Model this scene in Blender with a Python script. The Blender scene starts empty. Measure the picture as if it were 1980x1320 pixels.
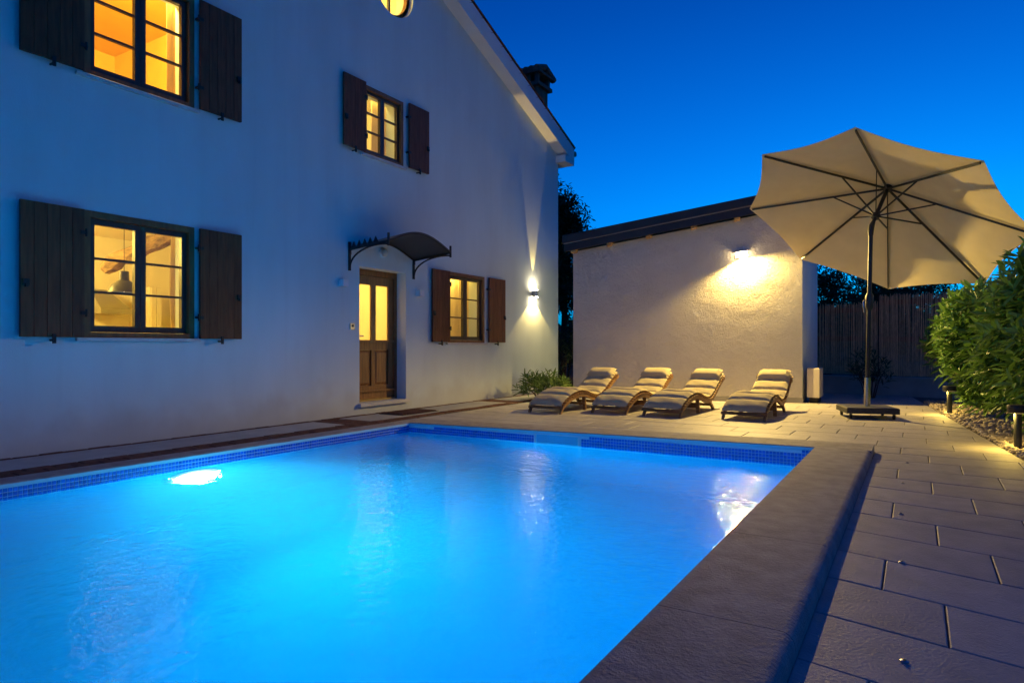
import bpy, bmesh, math, random
import numpy as np
from mathutils import Vector, Matrix, noise as mnoise

random.seed(7)
rng = np.random.default_rng(11)
scn = bpy.context.scene
COL = scn.collection
R = math.radians

# ------------------------------------------------------------------ camera
FPX, CXP, HOR = 1269.0, 990.0, 670.0          # focal length, centre and horizon row in photo pixels
PHI = math.atan(780.0 / FPX)                  # the facade runs along +Y; the camera is turned left of it
CAMZ = 1.0
cd = bpy.data.cameras.new('camera'); cam = bpy.data.objects.new('camera', cd); COL.objects.link(cam)
cd.sensor_width = 36.0; cd.lens = 36.0 * FPX / 1980.0
cd.shift_y = (HOR - 660.0) / 1980.0
cd.clip_start = 0.05; cd.clip_end = 2000
cam.location = (0, 0, CAMZ); cam.rotation_euler = (R(90), 0, PHI)
scn.camera = cam

# ------------------------------------------------------------------ sky (after sunset) and exposure
w = bpy.data.worlds.new('World'); scn.world = w; w.use_nodes = True
nt = w.node_tree; nt.nodes.clear()
out = nt.nodes.new('ShaderNodeOutputWorld'); bg = nt.nodes.new('ShaderNodeBackground')
sky = nt.nodes.new('ShaderNodeTexSky'); sky.sky_type = 'NISHITA'; sky.sun_disc = False
sky.sun_elevation = R(1.5); sky.sun_rotation = R(0); sky.altitude = 100; sky.air_density = 1.0; sky.dust_density = 0.2; sky.ozone_density = 6.0
mul = nt.nodes.new('ShaderNodeMix'); mul.data_type = 'RGBA'; mul.blend_type = 'MULTIPLY'; mul.inputs[0].default_value = 1.0
wtc = nt.nodes.new('ShaderNodeTexCoord'); sep = nt.nodes.new('ShaderNodeSeparateXYZ'); rmp = nt.nodes.new('ShaderNodeValToRGB')
nt.links.new(wtc.outputs['Generated'], sep.inputs[0]); nt.links.new(sep.outputs[2], rmp.inputs[0])
els = rmp.color_ramp.elements; els[0].position = 0.0; els[1].position = 1.0     # twilight: bright blue low down, dark overhead
els[0].color = (.003, .34, .95, 1); els[1].color = (.002, .10, .27, 1)
for p_, c_ in ((.1, (.003, .50, .86, 1)), (.2, (.003, .53, .68, 1)), (.45, (.002, .31, .47, 1)), (.7, (.002, .17, .37, 1))):
    e_ = els.new(p_); e_.color = c_
sc_ = nt.nodes.new('ShaderNodeVectorMath'); sc_.operation = 'SCALE'; sc_.inputs['Scale'].default_value = 7.4
nt.links.new(rmp.outputs[0], sc_.inputs[0]); nt.links.new(sc_.outputs[0], mul.inputs[7])
nt.links.new(sky.outputs[0], mul.inputs[6]); nt.links.new(mul.outputs[2], bg.inputs[0]); nt.links.new(bg.outputs[0], out.inputs[0])
bg.inputs[1].default_value = 0.12
vs = scn.view_settings
vs.view_transform = 'Standard'; vs.look = 'None'; vs.exposure = 0.0; vs.gamma = 1.0; vs.use_curve_mapping = False
scn.cycles.use_denoising = True
scn.cycles.max_bounces = 12; scn.cycles.diffuse_bounces = 6; scn.cycles.glossy_bounces = 4
scn.cycles.transmission_bounces = 8; scn.cycles.transparent_max_bounces = 12; scn.cycles.volume_bounces = 1
scn.cycles.sample_clamp_indirect = 6.0; scn.cycles.sample_clamp_direct = 0.0
scn.cycles.caustics_refractive = True; scn.cycles.caustics_reflective = True; scn.cycles.blur_glossy = 1.0

# lamp powers (the light objects themselves are made by their lamps' builders)
P_ROOM = dict(kitchen=250, upper=270, bed=105, hall=70, study=110, attic=75)
P_SHED, P_UP, P_DOWN, P_BOLLARD, P_POOL = 1060, 190, 105, 7, 690
POOL_TILT = -24
WARM = (1.0, 0.66, 0.15); WARM2 = (1.0, 0.67, 0.18); WARM3 = (1.0, 0.69, 0.15); YEL = (1.0, 0.66, 0.12)

# ------------------------------------------------------------------ pixel helpers
CP, SP = math.cos(PHI), math.sin(PHI)
def ray(px, py):
    a = (px - CXP) / FPX; b = (HOR - py) / FPX
    return Vector((a * CP - SP, a * SP + CP, b))
CAMP = Vector((0, 0, CAMZ))
def gnd(px, py, z=0.0):
    r = ray(px, py); return CAMP + r * ((z - CAMZ) / r.z)
def onx(px, py, X):
    r = ray(px, py); return CAMP + r * (X / r.x)
def ony(px, py, Y):
    r = ray(px, py); return CAMP + r * (Y / r.y)
XF = -6.93                                    # facade plane
def FY(px): return onx(px, 600, XF).y
def FZ(px, py): return onx(px, py, XF).z

# ------------------------------------------------------------------ materials
def mat(name, base, rough=0.6, spec=0.5, metal=0.0, var=0.0, vscale=3.0, bump=0.0, bscale=40.0, bdist=0.01,
        emit=None, estr=0.0, rand=0.0, stretch=None, base2=None, coat=0.0, detail=6.0):
    m = bpy.data.materials.new(name); m.use_nodes = True
    n = m.node_tree.nodes; l = m.node_tree.links
    p = n['Principled BSDF']
    p.inputs['Base Color'].default_value = (*base, 1); p.inputs['Roughness'].default_value = rough
    p.inputs['Metallic'].default_value = metal; p.inputs['Specular IOR Level'].default_value = spec
    if coat: p.inputs['Coat Weight'].default_value = coat
    tc = n.new('ShaderNodeTexCoord'); src = tc.outputs['Object']
    if stretch:
        mp = n.new('ShaderNodeMapping'); mp.inputs['Scale'].default_value = stretch
        l.new(src, mp.inputs[0]); src = mp.outputs[0]
    if var or rand or base2:
        nz = n.new('ShaderNodeTexNoise'); nz.inputs['Scale'].default_value = vscale; nz.inputs['Detail'].default_value = detail
        l.new(src, nz.inputs['Vector'])
        b2 = base2 or tuple(max(0, c * (1 - var)) for c in base)
        b1 = base if base2 else tuple(min(1, c * (1 + var)) for c in base)
        rmp = n.new('ShaderNodeValToRGB'); rmp.color_ramp.elements[0].position = 0.32; rmp.color_ramp.elements[1].position = 0.68
        rmp.color_ramp.elements[0].color = (*b2, 1); rmp.color_ramp.elements[1].color = (*b1, 1)
        l.new(nz.outputs[0], rmp.inputs[0]); o = rmp.outputs[0]
        if rand:
            oi = n.new('ShaderNodeObjectInfo'); mr = n.new('ShaderNodeMapRange')
            mr.inputs[3].default_value = 1 - rand; mr.inputs[4].default_value = 1 + rand
            l.new(oi.outputs['Random'], mr.inputs[0])
            mx = n.new('ShaderNodeVectorMath'); mx.operation = 'SCALE'
            l.new(o, mx.inputs[0]); l.new(mr.outputs[0], mx.inputs['Scale']); o = mx.outputs[0]
        l.new(o, p.inputs['Base Color'])
    if bump:
        nb = n.new('ShaderNodeTexNoise'); nb.inputs['Scale'].default_value = bscale; nb.inputs['Detail'].default_value = 8
        nb.inputs['Roughness'].default_value = 0.6
        l.new(src, nb.inputs['Vector'])
        bp = n.new('ShaderNodeBump'); bp.inputs['Strength'].default_value = bump; bp.inputs['Distance'].default_value = bdist
        l.new(nb.outputs[0], bp.inputs['Height']); l.new(bp.outputs[0], p.inputs['Normal'])
    if emit:
        p.inputs['Emission Color'].default_value = (*emit, 1); p.inputs['Emission Strength'].default_value = estr
    return m

M = {}
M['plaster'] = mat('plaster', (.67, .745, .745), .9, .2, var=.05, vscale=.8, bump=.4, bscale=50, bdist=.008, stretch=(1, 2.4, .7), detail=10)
def stain(m):
    n = m.node_tree.nodes; l = m.node_tree.links; p = n['Principled BSDF']; src = p.inputs['Base Color'].links[0].from_socket
    tc = n.new('ShaderNodeTexCoord'); sp = n.new('ShaderNodeSeparateXYZ'); l.new(tc.outputs['Object'], sp.inputs[0])
    nz = n.new('ShaderNodeTexNoise'); nz.inputs['Scale'].default_value = 2.6; nz.inputs['Detail'].default_value = 9; l.new(tc.outputs['Object'], nz.inputs['Vector'])
    sub = n.new('ShaderNodeMath'); sub.operation = 'MULTIPLY_ADD'; l.new(nz.outputs[0], sub.inputs[0]); sub.inputs[1].default_value = -.9; l.new(sp.outputs[2], sub.inputs[2])
    mr = n.new('ShaderNodeMapRange'); mr.interpolation_type = 'SMOOTHSTEP'; l.new(sub.outputs[0], mr.inputs[0]); mr.inputs[1].default_value = .05; mr.inputs[2].default_value = -.45; mr.inputs[3].default_value = 0; mr.inputs[4].default_value = .34
    mp = n.new('ShaderNodeMapping'); mp.inputs['Scale'].default_value = (1, 7, .22); l.new(tc.outputs['Object'], mp.inputs[0])
    n2 = n.new('ShaderNodeTexNoise'); n2.inputs['Scale'].default_value = 1.0; n2.inputs['Detail'].default_value = 7; l.new(mp.outputs[0], n2.inputs['Vector'])
    m2 = n.new('ShaderNodeMapRange'); l.new(n2.outputs[0], m2.inputs[0]); m2.inputs[1].default_value = .56; m2.inputs[2].default_value = .78; m2.inputs[3].default_value = 0; m2.inputs[4].default_value = .09
    mx = n.new('ShaderNodeMath'); mx.operation = 'MAXIMUM'; l.new(mr.outputs[0], mx.inputs[0]); l.new(m2.outputs[0], mx.inputs[1])
    mc = n.new('ShaderNodeMix'); mc.data_type = 'RGBA'; l.new(mx.outputs[0], mc.inputs[0]); l.new(src, mc.inputs[6]); mc.inputs[7].default_value = (.42, .38, .33, 1)
    l.new(mc.outputs[2], p.inputs['Base Color'])
stain(M['plaster'])
M['trim'] = mat('trim_plaster', (.76, .76, .76), .85, .2, var=.03, bump=.15, bscale=60, bdist=.004)
M['stone_sill'] = mat('stone_sill', (.62, .60, .56), .7, .3, var=.08, vscale=8, bump=.1)
M['wood_dark'] = mat('wood_dark', (.16, .048, .02), .6, .3, var=.3, vscale=5, bump=.25, bscale=30, bdist=.003, stretch=(6, 6, .6), rand=.16)
M['wood_frame'] = mat('wood_frame', (.22, .09, .03), .5, .4, var=.25, vscale=5, bump=.2, bscale=30, bdist=.002, stretch=(5, 5, .7))
M['wood_sash'] = mat('wood_sash', (.055, .034, .028), .4, .45, var=.2, vscale=6, stretch=(5, 5, .7), bump=.1, bscale=30, bdist=.002)
M['wood_door'] = mat('wood_door', (.30, .14, .045), .45, .45, var=.28, vscale=4, bump=.2, bscale=30, bdist=.002, stretch=(7, 7, .7), rand=.08)
M['iron'] = mat('black_iron', (.015, .015, .017), .5, .4, bump=.1, bscale=80, bdist=.002)
M['iron2'] = mat('grey_canopy', (.03, .03, .032), .45, .5, bump=.1, bscale=30, bdist=.002, var=.2)
M['roof'] = mat('roof_clay', (.20, .075, .04), .85, .2, var=.35, vscale=9, bump=.4, bscale=25, rand=.25)
M['chimney'] = mat('chimney_render', (.16, .12, .10), .9, .2, var=.3, vscale=6, bump=.4, bscale=30)
M['steel'] = mat('steel', (.62, .62, .62), .22, .5, metal=1.0, var=.05)
M['brass'] = mat('brass', (.55, .42, .22), .3, .5, metal=1.0)
M['white_lamp'] = mat('white_lamp', (.8, .8, .8), .4, .5)
M['alu'] = mat('lamp_alu', (.5, .5, .5), .35, .5, metal=.8)
M['tile'] = mat('deck_tile', (.39, .365, .345), .55, .4, var=.12, vscale=7, bump=.7, bscale=75, bdist=.006, rand=.10, detail=9)
M['joint'] = mat('joint_sand', (.16, .15, .14), .95, .1, var=.2, vscale=20)
M['coping'] = mat('coping_stone', (.31, .29, .285), .72, .3, var=.20, vscale=9, bump=1.0, bscale=60, bdist=.009, rand=.07, detail=12)
M['slab'] = mat('path_slab', (.40, .40, .38), .75, .25, var=.10, vscale=4, bump=.4, bscale=60, bdist=.004, rand=.05)
M['brick'] = mat('brick', (.12, .055, .04), .85, .2, var=.3, vscale=14, bump=.5, bscale=50, bdist=.006, rand=.22)
M['pebble'] = mat('pebble', (.50, .43, .34), .6, .35, base2=(.26, .22, .18), vscale=14, bump=.15, bscale=60, bdist=.003, detail=2)
M['soil'] = mat('soil', (.05, .045, .035), .95, .1, var=.4, vscale=6, bump=.6, bscale=14, bdist=.05)
M['liner'] = mat('pool_liner', (.22, .64, .80), .7, .2, var=.03, vscale=3)
M['mosaic'] = mat('mosaic', (.04, .15, .60), .18, .6, var=.25, vscale=30, rand=.18)
M['grout'] = mat('grout', (.72, .82, .88), .8, .2)
M['trim_blue'] = mat('trim_blue', (.35, .68, .74), .5, .4)
M['fabric'] = mat('cushion_fabric', (.58, .50, .30), .9, .15, var=.06, vscale=8, bump=.4, bscale=260, bdist=.002)
M['acacia'] = mat('acacia', (.30, .165, .065), .5, .4, var=.3, vscale=8, bump=.2, bscale=30, bdist=.002, stretch=(1, .5, 4))
M['pole'] = mat('pole_anthracite', (.022, .024, .027), .5, .5)
M['granite'] = mat('granite_base', (.05, .05, .05), .6, .35, var=.3, vscale=60, bump=.2, bscale=90, bdist=.002)
M['rubber'] = mat('rubber', (.02, .02, .02), .7, .3)
M['reed'] = mat('reed', (.55, .36, .22), .85, .15, var=.35, vscale=9, stretch=(14, 14, 1))
M['concrete'] = mat('concrete', (.30, .29, .28), .9, .2, var=.15, vscale=3, bump=.4, bscale=30)
M['board'] = mat('beige_board', (.62, .56, .46), .7, .3, var=.04, bump=.1)
M['bark'] = mat('bark', (.06, .04, .028), .95, .1, var=.4, vscale=9, bump=.8, bscale=20, bdist=.03)
M['timber_raw'] = mat('timber_rafter', (.50, .30, .13), .7, .3, var=.2, vscale=6, stretch=(1, 6, 6))
M['fascia'] = mat('dark_fascia', (.035, .033, .034), .5, .4, var=.2, vscale=3)
M['fascia2'] = mat('fascia_drip', (.38, .33, .30), .5, .4)
M['beam'] = mat('old_beam', (.30, .20, .10), .85, .2, var=.4, vscale=6, bump=.9, bscale=14, bdist=.03, stretch=(1, 4, 4))
M['room'] = mat('room_paint', (.80, .74, .58), .9, .2, var=.02)
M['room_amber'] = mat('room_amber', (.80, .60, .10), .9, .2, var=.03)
M['room_floor'] = mat('room_floor', (.30, .18, .09), .6, .3, var=.2, stretch=(1, 6, 1))
M['cabinet'] = mat('cabinet', (.70, .64, .50), .5, .4)
M['hood'] = mat('hood_metal', (.35, .33, .30), .4, .5, metal=.6)
M['pendant'] = mat('pendant_shade', (.10, .095, .085), .45, .5)
M['cable'] = mat('cable', (.02, .02, .02), .6, .3)

def glow(name, col, s):
    m = bpy.data.materials.new(name); m.use_nodes = True; n = m.node_tree.nodes; n.clear()
    o = n.new('ShaderNodeOutputMaterial'); e = n.new('ShaderNodeEmission'); e.inputs[0].default_value = (*col, 1); e.inputs[1].default_value = s
    m.node_tree.links.new(e.outputs[0], o.inputs[0]); return m
M['glow_warm'] = glow('lamp_glow', (1, .74, .36), 130)
M['glow_small'] = glow('lens_glow', (1, .80, .50), 420)
M['glow_bollard'] = glow('bollard_glow', (1, .72, .2), 1.5)
M['glow_pend'] = glow('pendant_glow', (1, .90, .68), 9)

def lens_gradient(center, r):
    m = glow('pool_lens_glow', (.80, .97, 1.0), 50); n = m.node_tree.nodes; l = m.node_tree.links
    e = [q for q in n if q.type == 'EMISSION'][0]; g = n.new('ShaderNodeNewGeometry'); d = n.new('ShaderNodeVectorMath'); d.operation = 'DISTANCE'; d.inputs[1].default_value = center
    mr = n.new('ShaderNodeMapRange'); mr.interpolation_type = 'SMOOTHSTEP'; mr.inputs[1].default_value = r; mr.inputs[2].default_value = 0.0; mr.inputs[3].default_value = .35; mr.inputs[4].default_value = 16
    l.new(g.outputs['Position'], d.inputs[0]); l.new(d.outputs['Value'], mr.inputs[0]); l.new(mr.outputs[0], e.inputs[1]); return m
def glass_pane():
    m = bpy.data.materials.new('window_glass'); m.use_nodes = True; n = m.node_tree.nodes; n.clear(); l = m.node_tree.links
    o = n.new('ShaderNodeOutputMaterial'); mx = n.new('ShaderNodeMixShader'); fr = n.new('ShaderNodeFresnel'); fr.inputs[0].default_value = 1.5
    t = n.new('ShaderNodeBsdfTransparent'); t.inputs[0].default_value = (.96, .97, .95, 1)
    g = n.new('ShaderNodeBsdfGlossy'); g.inputs['Roughness'].default_value = .02
    ge = n.new('ShaderNodeNewGeometry'); inv = n.new('ShaderNodeMath'); inv.operation = 'SUBTRACT'; inv.inputs[0].default_value = 1.0; l.new(ge.outputs['Backfacing'], inv.inputs[1])
    mu = n.new('ShaderNodeMath'); mu.operation = 'MULTIPLY'; l.new(fr.outputs[0], mu.inputs[0]); l.new(inv.outputs[0], mu.inputs[1])
    l.new(mu.outputs[0], mx.inputs[0]); l.new(t.outputs[0], mx.inputs[1]); l.new(g.outputs[0], mx.inputs[2]); l.new(mx.outputs[0], o.inputs[0]); return m
M['glass'] = glass_pane()

def frosted():
    m = bpy.data.materials.new('door_glass'); m.use_nodes = True; n = m.node_tree.nodes; n.clear(); l = m.node_tree.links
    o = n.new('ShaderNodeOutputMaterial'); mx = n.new('ShaderNodeMixShader'); mx.inputs[0].default_value = .55
    t = n.new('ShaderNodeBsdfTransparent'); t.inputs[0].default_value = (.95, .95, .92, 1)
    g = n.new('ShaderNodeBsdfTranslucent'); g.inputs[0].default_value = (.9, .88, .8, 1)
    l.new(t.outputs[0], mx.inputs[1]); l.new(g.outputs[0], mx.inputs[2]); l.new(mx.outputs[0], o.inputs[0]); return m
M['frosted'] = frosted()

def cloth(name, base, tr, bump=.2, bscale=200, var=.05, vscale=4):
    m = bpy.data.materials.new(name); m.use_nodes = True; n = m.node_tree.nodes; n.clear(); l = m.node_tree.links
    o = n.new('ShaderNodeOutputMaterial'); mx = n.new('ShaderNodeMixShader'); mx.inputs[0].default_value = tr
    d = n.new('ShaderNodeBsdfDiffuse'); t = n.new('ShaderNodeBsdfTranslucent')
    tc = n.new('ShaderNodeTexCoord'); nz = n.new('ShaderNodeTexNoise'); nz.inputs['Scale'].default_value = vscale; nz.inputs['Detail'].default_value = 5
    l.new(tc.outputs['Object'], nz.inputs['Vector'])
    rp = n.new('ShaderNodeValToRGB'); rp.color_ramp.elements[0].position = .3; rp.color_ramp.elements[1].position = .7
    rp.color_ramp.elements[0].color = (*[c * (1 - var) for c in base], 1); rp.color_ramp.elements[1].color = (*[c * (1 + var) for c in base], 1)
    l.new(nz.outputs[0], rp.inputs[0]); l.new(rp.outputs[0], d.inputs[0]); l.new(rp.outputs[0], t.inputs[0])
    nb = n.new('ShaderNodeTexNoise'); nb.inputs['Scale'].default_value = bscale; l.new(tc.outputs['Object'], nb.inputs['Vector'])
    bp = n.new('ShaderNodeBump'); bp.inputs['Strength'].default_value = bump; bp.inputs['Distance'].default_value = .003
    l.new(nb.outputs[0], bp.inputs['Height']); l.new(bp.outputs[0], d.inputs['Normal'])
    l.new(d.outputs[0], mx.inputs[1]); l.new(t.outputs[0], mx.inputs[2]); l.new(mx.outputs[0], o.inputs[0]); return m
M['canvas'] = cloth('parasol_canvas', (.70, .625, .46), .18, bump=.25, bscale=120)
M['curtain'] = cloth('curtain', (.66, .55, .36), .45)

def leafmat(name, a, b, rough=.38, spec=.5):
    m = bpy.data.materials.new(name); m.use_nodes = True; n = m.node_tree.nodes; l = m.node_tree.links
    p = n['Principled BSDF']; p.inputs['Roughness'].default_value = rough; p.inputs['Specular IOR Level'].default_value = spec
    ge = n.new('ShaderNodeNewGeometry'); tc = n.new('ShaderNodeTexCoord'); nz = n.new('ShaderNodeTexNoise'); nz.inputs['Scale'].default_value = 3.5
    l.new(ge.outputs['Position'], nz.inputs['Vector'])
    ad = n.new('ShaderNodeMath'); ad.operation = 'ADD'; oi = n.new('ShaderNodeMath'); oi.operation = 'MULTIPLY_ADD'
    l.new(ge.outputs['Random Per Island'], oi.inputs[0]); oi.inputs[1].default_value = .8; oi.inputs[2].default_value = -.4
    l.new(nz.outputs[0], ad.inputs[0]); l.new(oi.outputs[0], ad.inputs[1])
    rp = n.new('ShaderNodeValToRGB'); rp.color_ramp.elements[0].position = .2; rp.color_ramp.elements[1].position = .8
    rp.color_ramp.elements[0].color = (*a, 1); rp.color_ramp.elements[1].color = (*b, 1)
    l.new(ad.outputs[0], rp.inputs[0]); l.new(rp.outputs[0], p.inputs['Base Color'])
    tr = n.new('ShaderNodeBsdfTranslucent'); l.new(rp.outputs[0], tr.inputs[0]); mx = n.new('ShaderNodeMixShader'); mx.inputs[0].default_value = .22
    o = n['Material Output']; l.new(p.outputs[0], mx.inputs[1]); l.new(tr.outputs[0], mx.inputs[2]); l.new(mx.outputs[0], o.inputs[0]); return m
M['leaf'] = leafmat('laurel_leaf', (.055, .14, .02), (.22, .40, .08))
M['leaf_dark'] = leafmat('tree_leaf', (.02, .035, .012), (.05, .075, .025), .5, .3)
M['leaf_ole'] = leafmat('oleander_leaf', (.06, .13, .03), (.18, .28, .07), .5, .3)

def render_wall():                                    # coarse trowelled render of the annex
    m = mat('coarse_render', (.74, .70, .63), .92, .15, var=.05, vscale=2.0)
    n = m.node_tree.nodes; l = m.node_tree.links; p = n['Principled BSDF']; tc = n.new('ShaderNodeTexCoord')
    a = n.new('ShaderNodeTexNoise'); a.inputs['Scale'].default_value = 21; a.inputs['Detail'].default_value = 9; a.inputs['Roughness'].default_value = .72; a.inputs['Distortion'].default_value = 1.1
    b = n.new('ShaderNodeTexNoise'); b.inputs['Scale'].default_value = 2.6; b.inputs['Detail'].default_value = 4
    l.new(tc.outputs['Object'], a.inputs['Vector']); l.new(tc.outputs['Object'], b.inputs['Vector'])
    s = n.new('ShaderNodeMath'); s.operation = 'MULTIPLY_ADD'; l.new(b.outputs[0], s.inputs[0]); s.inputs[1].default_value = 2.2; l.new(a.outputs[0], s.inputs[2])
    bp = n.new('ShaderNodeBump'); bp.inputs['Strength'].default_value = 1.0; bp.inputs['Distance'].default_value = .045
    l.new(s.outputs[0], bp.inputs['Height']); l.new(bp.outputs[0], p.inputs['Normal']); return m
M['render'] = render_wall()

def water_mat():
    m = bpy.data.materials.new('pool_water'); m.use_nodes = True; n = m.node_tree.nodes; n.clear(); l = m.node_tree.links
    o = n.new('ShaderNodeOutputMaterial'); mx = n.new('ShaderNodeMixShader')
    rf = n.new('ShaderNodeBsdfRefraction'); rf.inputs['IOR'].default_value = 1.33; rf.inputs['Roughness'].default_value = .03; rf.inputs[0].default_value = (1, 1, 1, 1)
    gl = n.new('ShaderNodeBsdfGlossy'); gl.inputs['Roughness'].default_value = .022
    fr = n.new('ShaderNodeFresnel'); fr.inputs[0].default_value = 1.18
    tc = n.new('ShaderNodeTexCoord')
    a = n.new('ShaderNodeTexNoise'); a.inputs['Scale'].default_value = 7; a.inputs['Detail'].default_value = 3; a.inputs['Distortion'].default_value = .6
    b = n.new('ShaderNodeTexNoise'); b.inputs['Scale'].default_value = 26; b.inputs['Detail'].default_value = 2
    l.new(tc.outputs['Object'], a.inputs['Vector']); l.new(tc.outputs['Object'], b.inputs['Vector'])
    s = n.new('ShaderNodeMath'); s.operation = 'MULTIPLY_ADD'; l.new(b.outputs[0], s.inputs[0]); s.inputs[1].default_value = .28; l.new(a.outputs[0], s.inputs[2])
    bp = n.new('ShaderNodeBump'); bp.inputs['Strength'].default_value = 1.0; bp.inputs['Distance'].default_value = .011
    l.new(s.outputs[0], bp.inputs['Height'])
    c = n.new('ShaderNodeTexNoise'); c.inputs['Scale'].default_value = 15; c.inputs['Detail'].default_value = 3
    l.new(tc.outputs['Object'], c.inputs['Vector'])
    b2 = n.new('ShaderNodeBump'); b2.inputs['Strength'].default_value = 1.0; b2.inputs['Distance'].default_value = .0075
    l.new(c.outputs[0], b2.inputs['Height']); l.new(b2.outputs[0], gl.inputs['Normal'])
    for q in (rf, fr): l.new(bp.outputs[0], q.inputs['Normal'])
    l.new(fr.outputs[0], mx.inputs[0]); l.new(rf.outputs[0], mx.inputs[1]); l.new(gl.outputs[0], mx.inputs[2]); l.new(mx.outputs[0], o.inputs[0])
    va = n.new('ShaderNodeVolumeAbsorption'); va.inputs[0].default_value = (.05, .78, .95, 1); va.inputs[1].default_value = .52
    sc = n.new('ShaderNodeVolumeScatter'); sc.inputs['Color'].default_value = (.55, .92, 1, 1); sc.inputs['Density'].default_value = .18; sc.inputs['Anisotropy'].default_value = .2
    ad = n.new('ShaderNodeAddShader'); l.new(va.outputs[0], ad.inputs[0]); l.new(sc.outputs[0], ad.inputs[1])
    l.new(ad.outputs[0], o.inputs['Volume']); return m
M['water'] = water_mat()

# ------------------------------------------------------------------ object helpers
ORG = {}
def link(o, parent=None):
    COL.objects.link(o)
    if parent is not None: o.parent = parent
    return o
def tag(o, label=None, cat=None, group=None, kind=None):
    if label: o['label'] = label
    if cat: o['category'] = cat
    if group: o['group'] = group
    if kind: o['kind'] = kind
    return o
def thing(name, loc, label, cat, group=None, rz=0.0, kind=None):
    o = bpy.data.objects.new(name, None); o.empty_display_size = .1; link(o)
    o.location = loc; o.rotation_euler = (0, 0, rz); ORG[o] = Vector(loc); return tag(o, label, cat, group, kind)
def lamp(name, kind, loc, power, col, parent=None, **kw):
    d = bpy.data.lights.new(name, kind); d.energy = power; d.color = col
    for k, v in kw.items():
        if k != 'rot': setattr(d, k, v)
    o = bpy.data.objects.new(name, d); link(o, parent)
    o.location = Vector(loc) - (ORG.get(parent, Vector()) if parent else Vector())
    if 'rot' in kw: o.rotation_euler = kw['rot']
    return o

class MB:
    def __init__(s): s.v = []; s.f = []
    def add(s, vs, fs, m=None):
        b = len(s.v)
        s.v += [tuple(m @ Vector(p)) if m else tuple(p) for p in vs]
        s.f += [tuple(i + b for i in f) for f in fs]; return s
    def box(s, x0, x1, y0, y1, z0, z1, m=None, bev=0.0):
        if bev:
            b = bev; vs = []; 
            for z, ins in ((z0, 0), (z1 - b, 0), (z1, b)):
                vs += [(x0 + ins, y0 + ins, z), (x1 - ins, y0 + ins, z), (x1 - ins, y1 - ins, z), (x0 + ins, y1 - ins, z)]
            fs = [(3, 2, 1, 0), (8, 9, 10, 11)]
            for k in (0, 4):
                fs += [(k + i, k + (i + 1) % 4, k + 4 + (i + 1) % 4, k + 4 + i) for i in range(4)]
            return s.add(vs, fs, m)
        vs = [(x0, y0, z0), (x1, y0, z0), (x1, y1, z0), (x0, y1, z0), (x0, y0, z1), (x1, y0, z1), (x1, y1, z1), (x0, y1, z1)]
        return s.add(vs, [(3, 2, 1, 0), (4, 5, 6, 7), (0, 1, 5, 4), (1, 2, 6, 5), (2, 3, 7, 6), (3, 0, 4, 7)], m)
    def tube(s, pts, r, n=10, cap=True, rect=None):
        pts = [Vector(p) for p in pts]; rs = r if isinstance(r, (list, tuple)) else [r] * len(pts)
        b = len(s.v); up0 = None
        for i, p in enumerate(pts):
            t = ((pts[i + 1] if i + 1 < len(pts) else p) - (pts[i - 1] if i else p)).normalized()
            ref = up0 if up0 is not None else (Vector((0, 0, 1)) if abs(t.z) < .9 else Vector((1, 0, 0)))
            u = t.cross(ref)
            if u.length < 1e-5: u = t.cross(Vector((1, 0, 0)))
            u.normalize(); v = u.cross(t); up0 = v
            if rect:
                for a, c in ((-1, -1), (1, -1), (1, 1), (-1, 1)): s.v.append(tuple(p + u * a * rect[0] / 2 + v * c * rect[1] / 2))
            else:
                for k in range(n):
                    a = 2 * math.pi * k / n; s.v.append(tuple(p + (u * math.cos(a) + v * math.sin(a)) * rs[i]))
        if rect: n = 4
        for i in range(len(pts) - 1):
            for k in range(n):
                s.f.append((b + i * n + k, b + i * n + (k + 1) % n, b + (i + 1) * n + (k + 1) % n, b + (i + 1) * n + k))
        if cap:
            s.f.append(tuple(b + k for k in reversed(range(n)))); e = b + (len(pts) - 1) * n
            s.f.append(tuple(e + k for k in range(n)))
        return s
    def lathe(s, prof, c=(0, 0, 0), n=24, m=None):
        b = len(s.v); vs = []
        for r, z in prof:
            for k in range(n):
                a = 2 * math.pi * k / n; vs.append((c[0] + r * math.cos(a), c[1] + r * math.sin(a), c[2] + z))
        fs = []
        for i in range(len(prof) - 1):
            for k in range(n): fs.append((i * n + k, i * n + (k + 1) % n, (i + 1) * n + (k + 1) % n, (i + 1) * n + k))
        return s.add(vs, fs, m)
    def prism(s, poly, h0, h1, axis='z', m=None):
        def P(a, b, h): return {'z': (a, b, h), 'x': (h, a, b), 'y': (a, h, b)}[axis]
        k = len(poly); vs = [P(a, b, h0) for a, b in poly] + [P(a, b, h1) for a, b in poly]
        fs = [tuple(reversed(range(k))), tuple(range(k, 2 * k))] + [(i, (i + 1) % k, k + (i + 1) % k, k + i) for i in range(k)]
        return s.add(vs, fs, m)
    def mesh(s, name, material, smooth=False, org=None):
        me = bpy.data.meshes.new(name)
        vv = s.v if org is None else [(a - org[0], b - org[1], c - org[2]) for a, b, c in s.v]
        me.from_pydata(vv, [], s.f); me.validate(); me.update()
        bm = bmesh.new(); bm.from_mesh(me); bmesh.ops.recalc_face_normals(bm, faces=bm.faces); bm.to_mesh(me); bm.free()
        if material: me.materials.append(material)
        if smooth:
            me.polygons.foreach_set('use_smooth', [True] * len(me.polygons))
            me.set_sharp_from_angle(angle=R(40))
        return me
    def build(s, name, material, parent=None, smooth=False, label=None):
        org = ORG.get(parent) if parent is not None else None
        o = bpy.data.objects.new(name, s.mesh(name, material, smooth, org)); link(o, parent)
        if parent is not None and org is not None: ORG[o] = org
        if label: o['label'] = label
        return o

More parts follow.
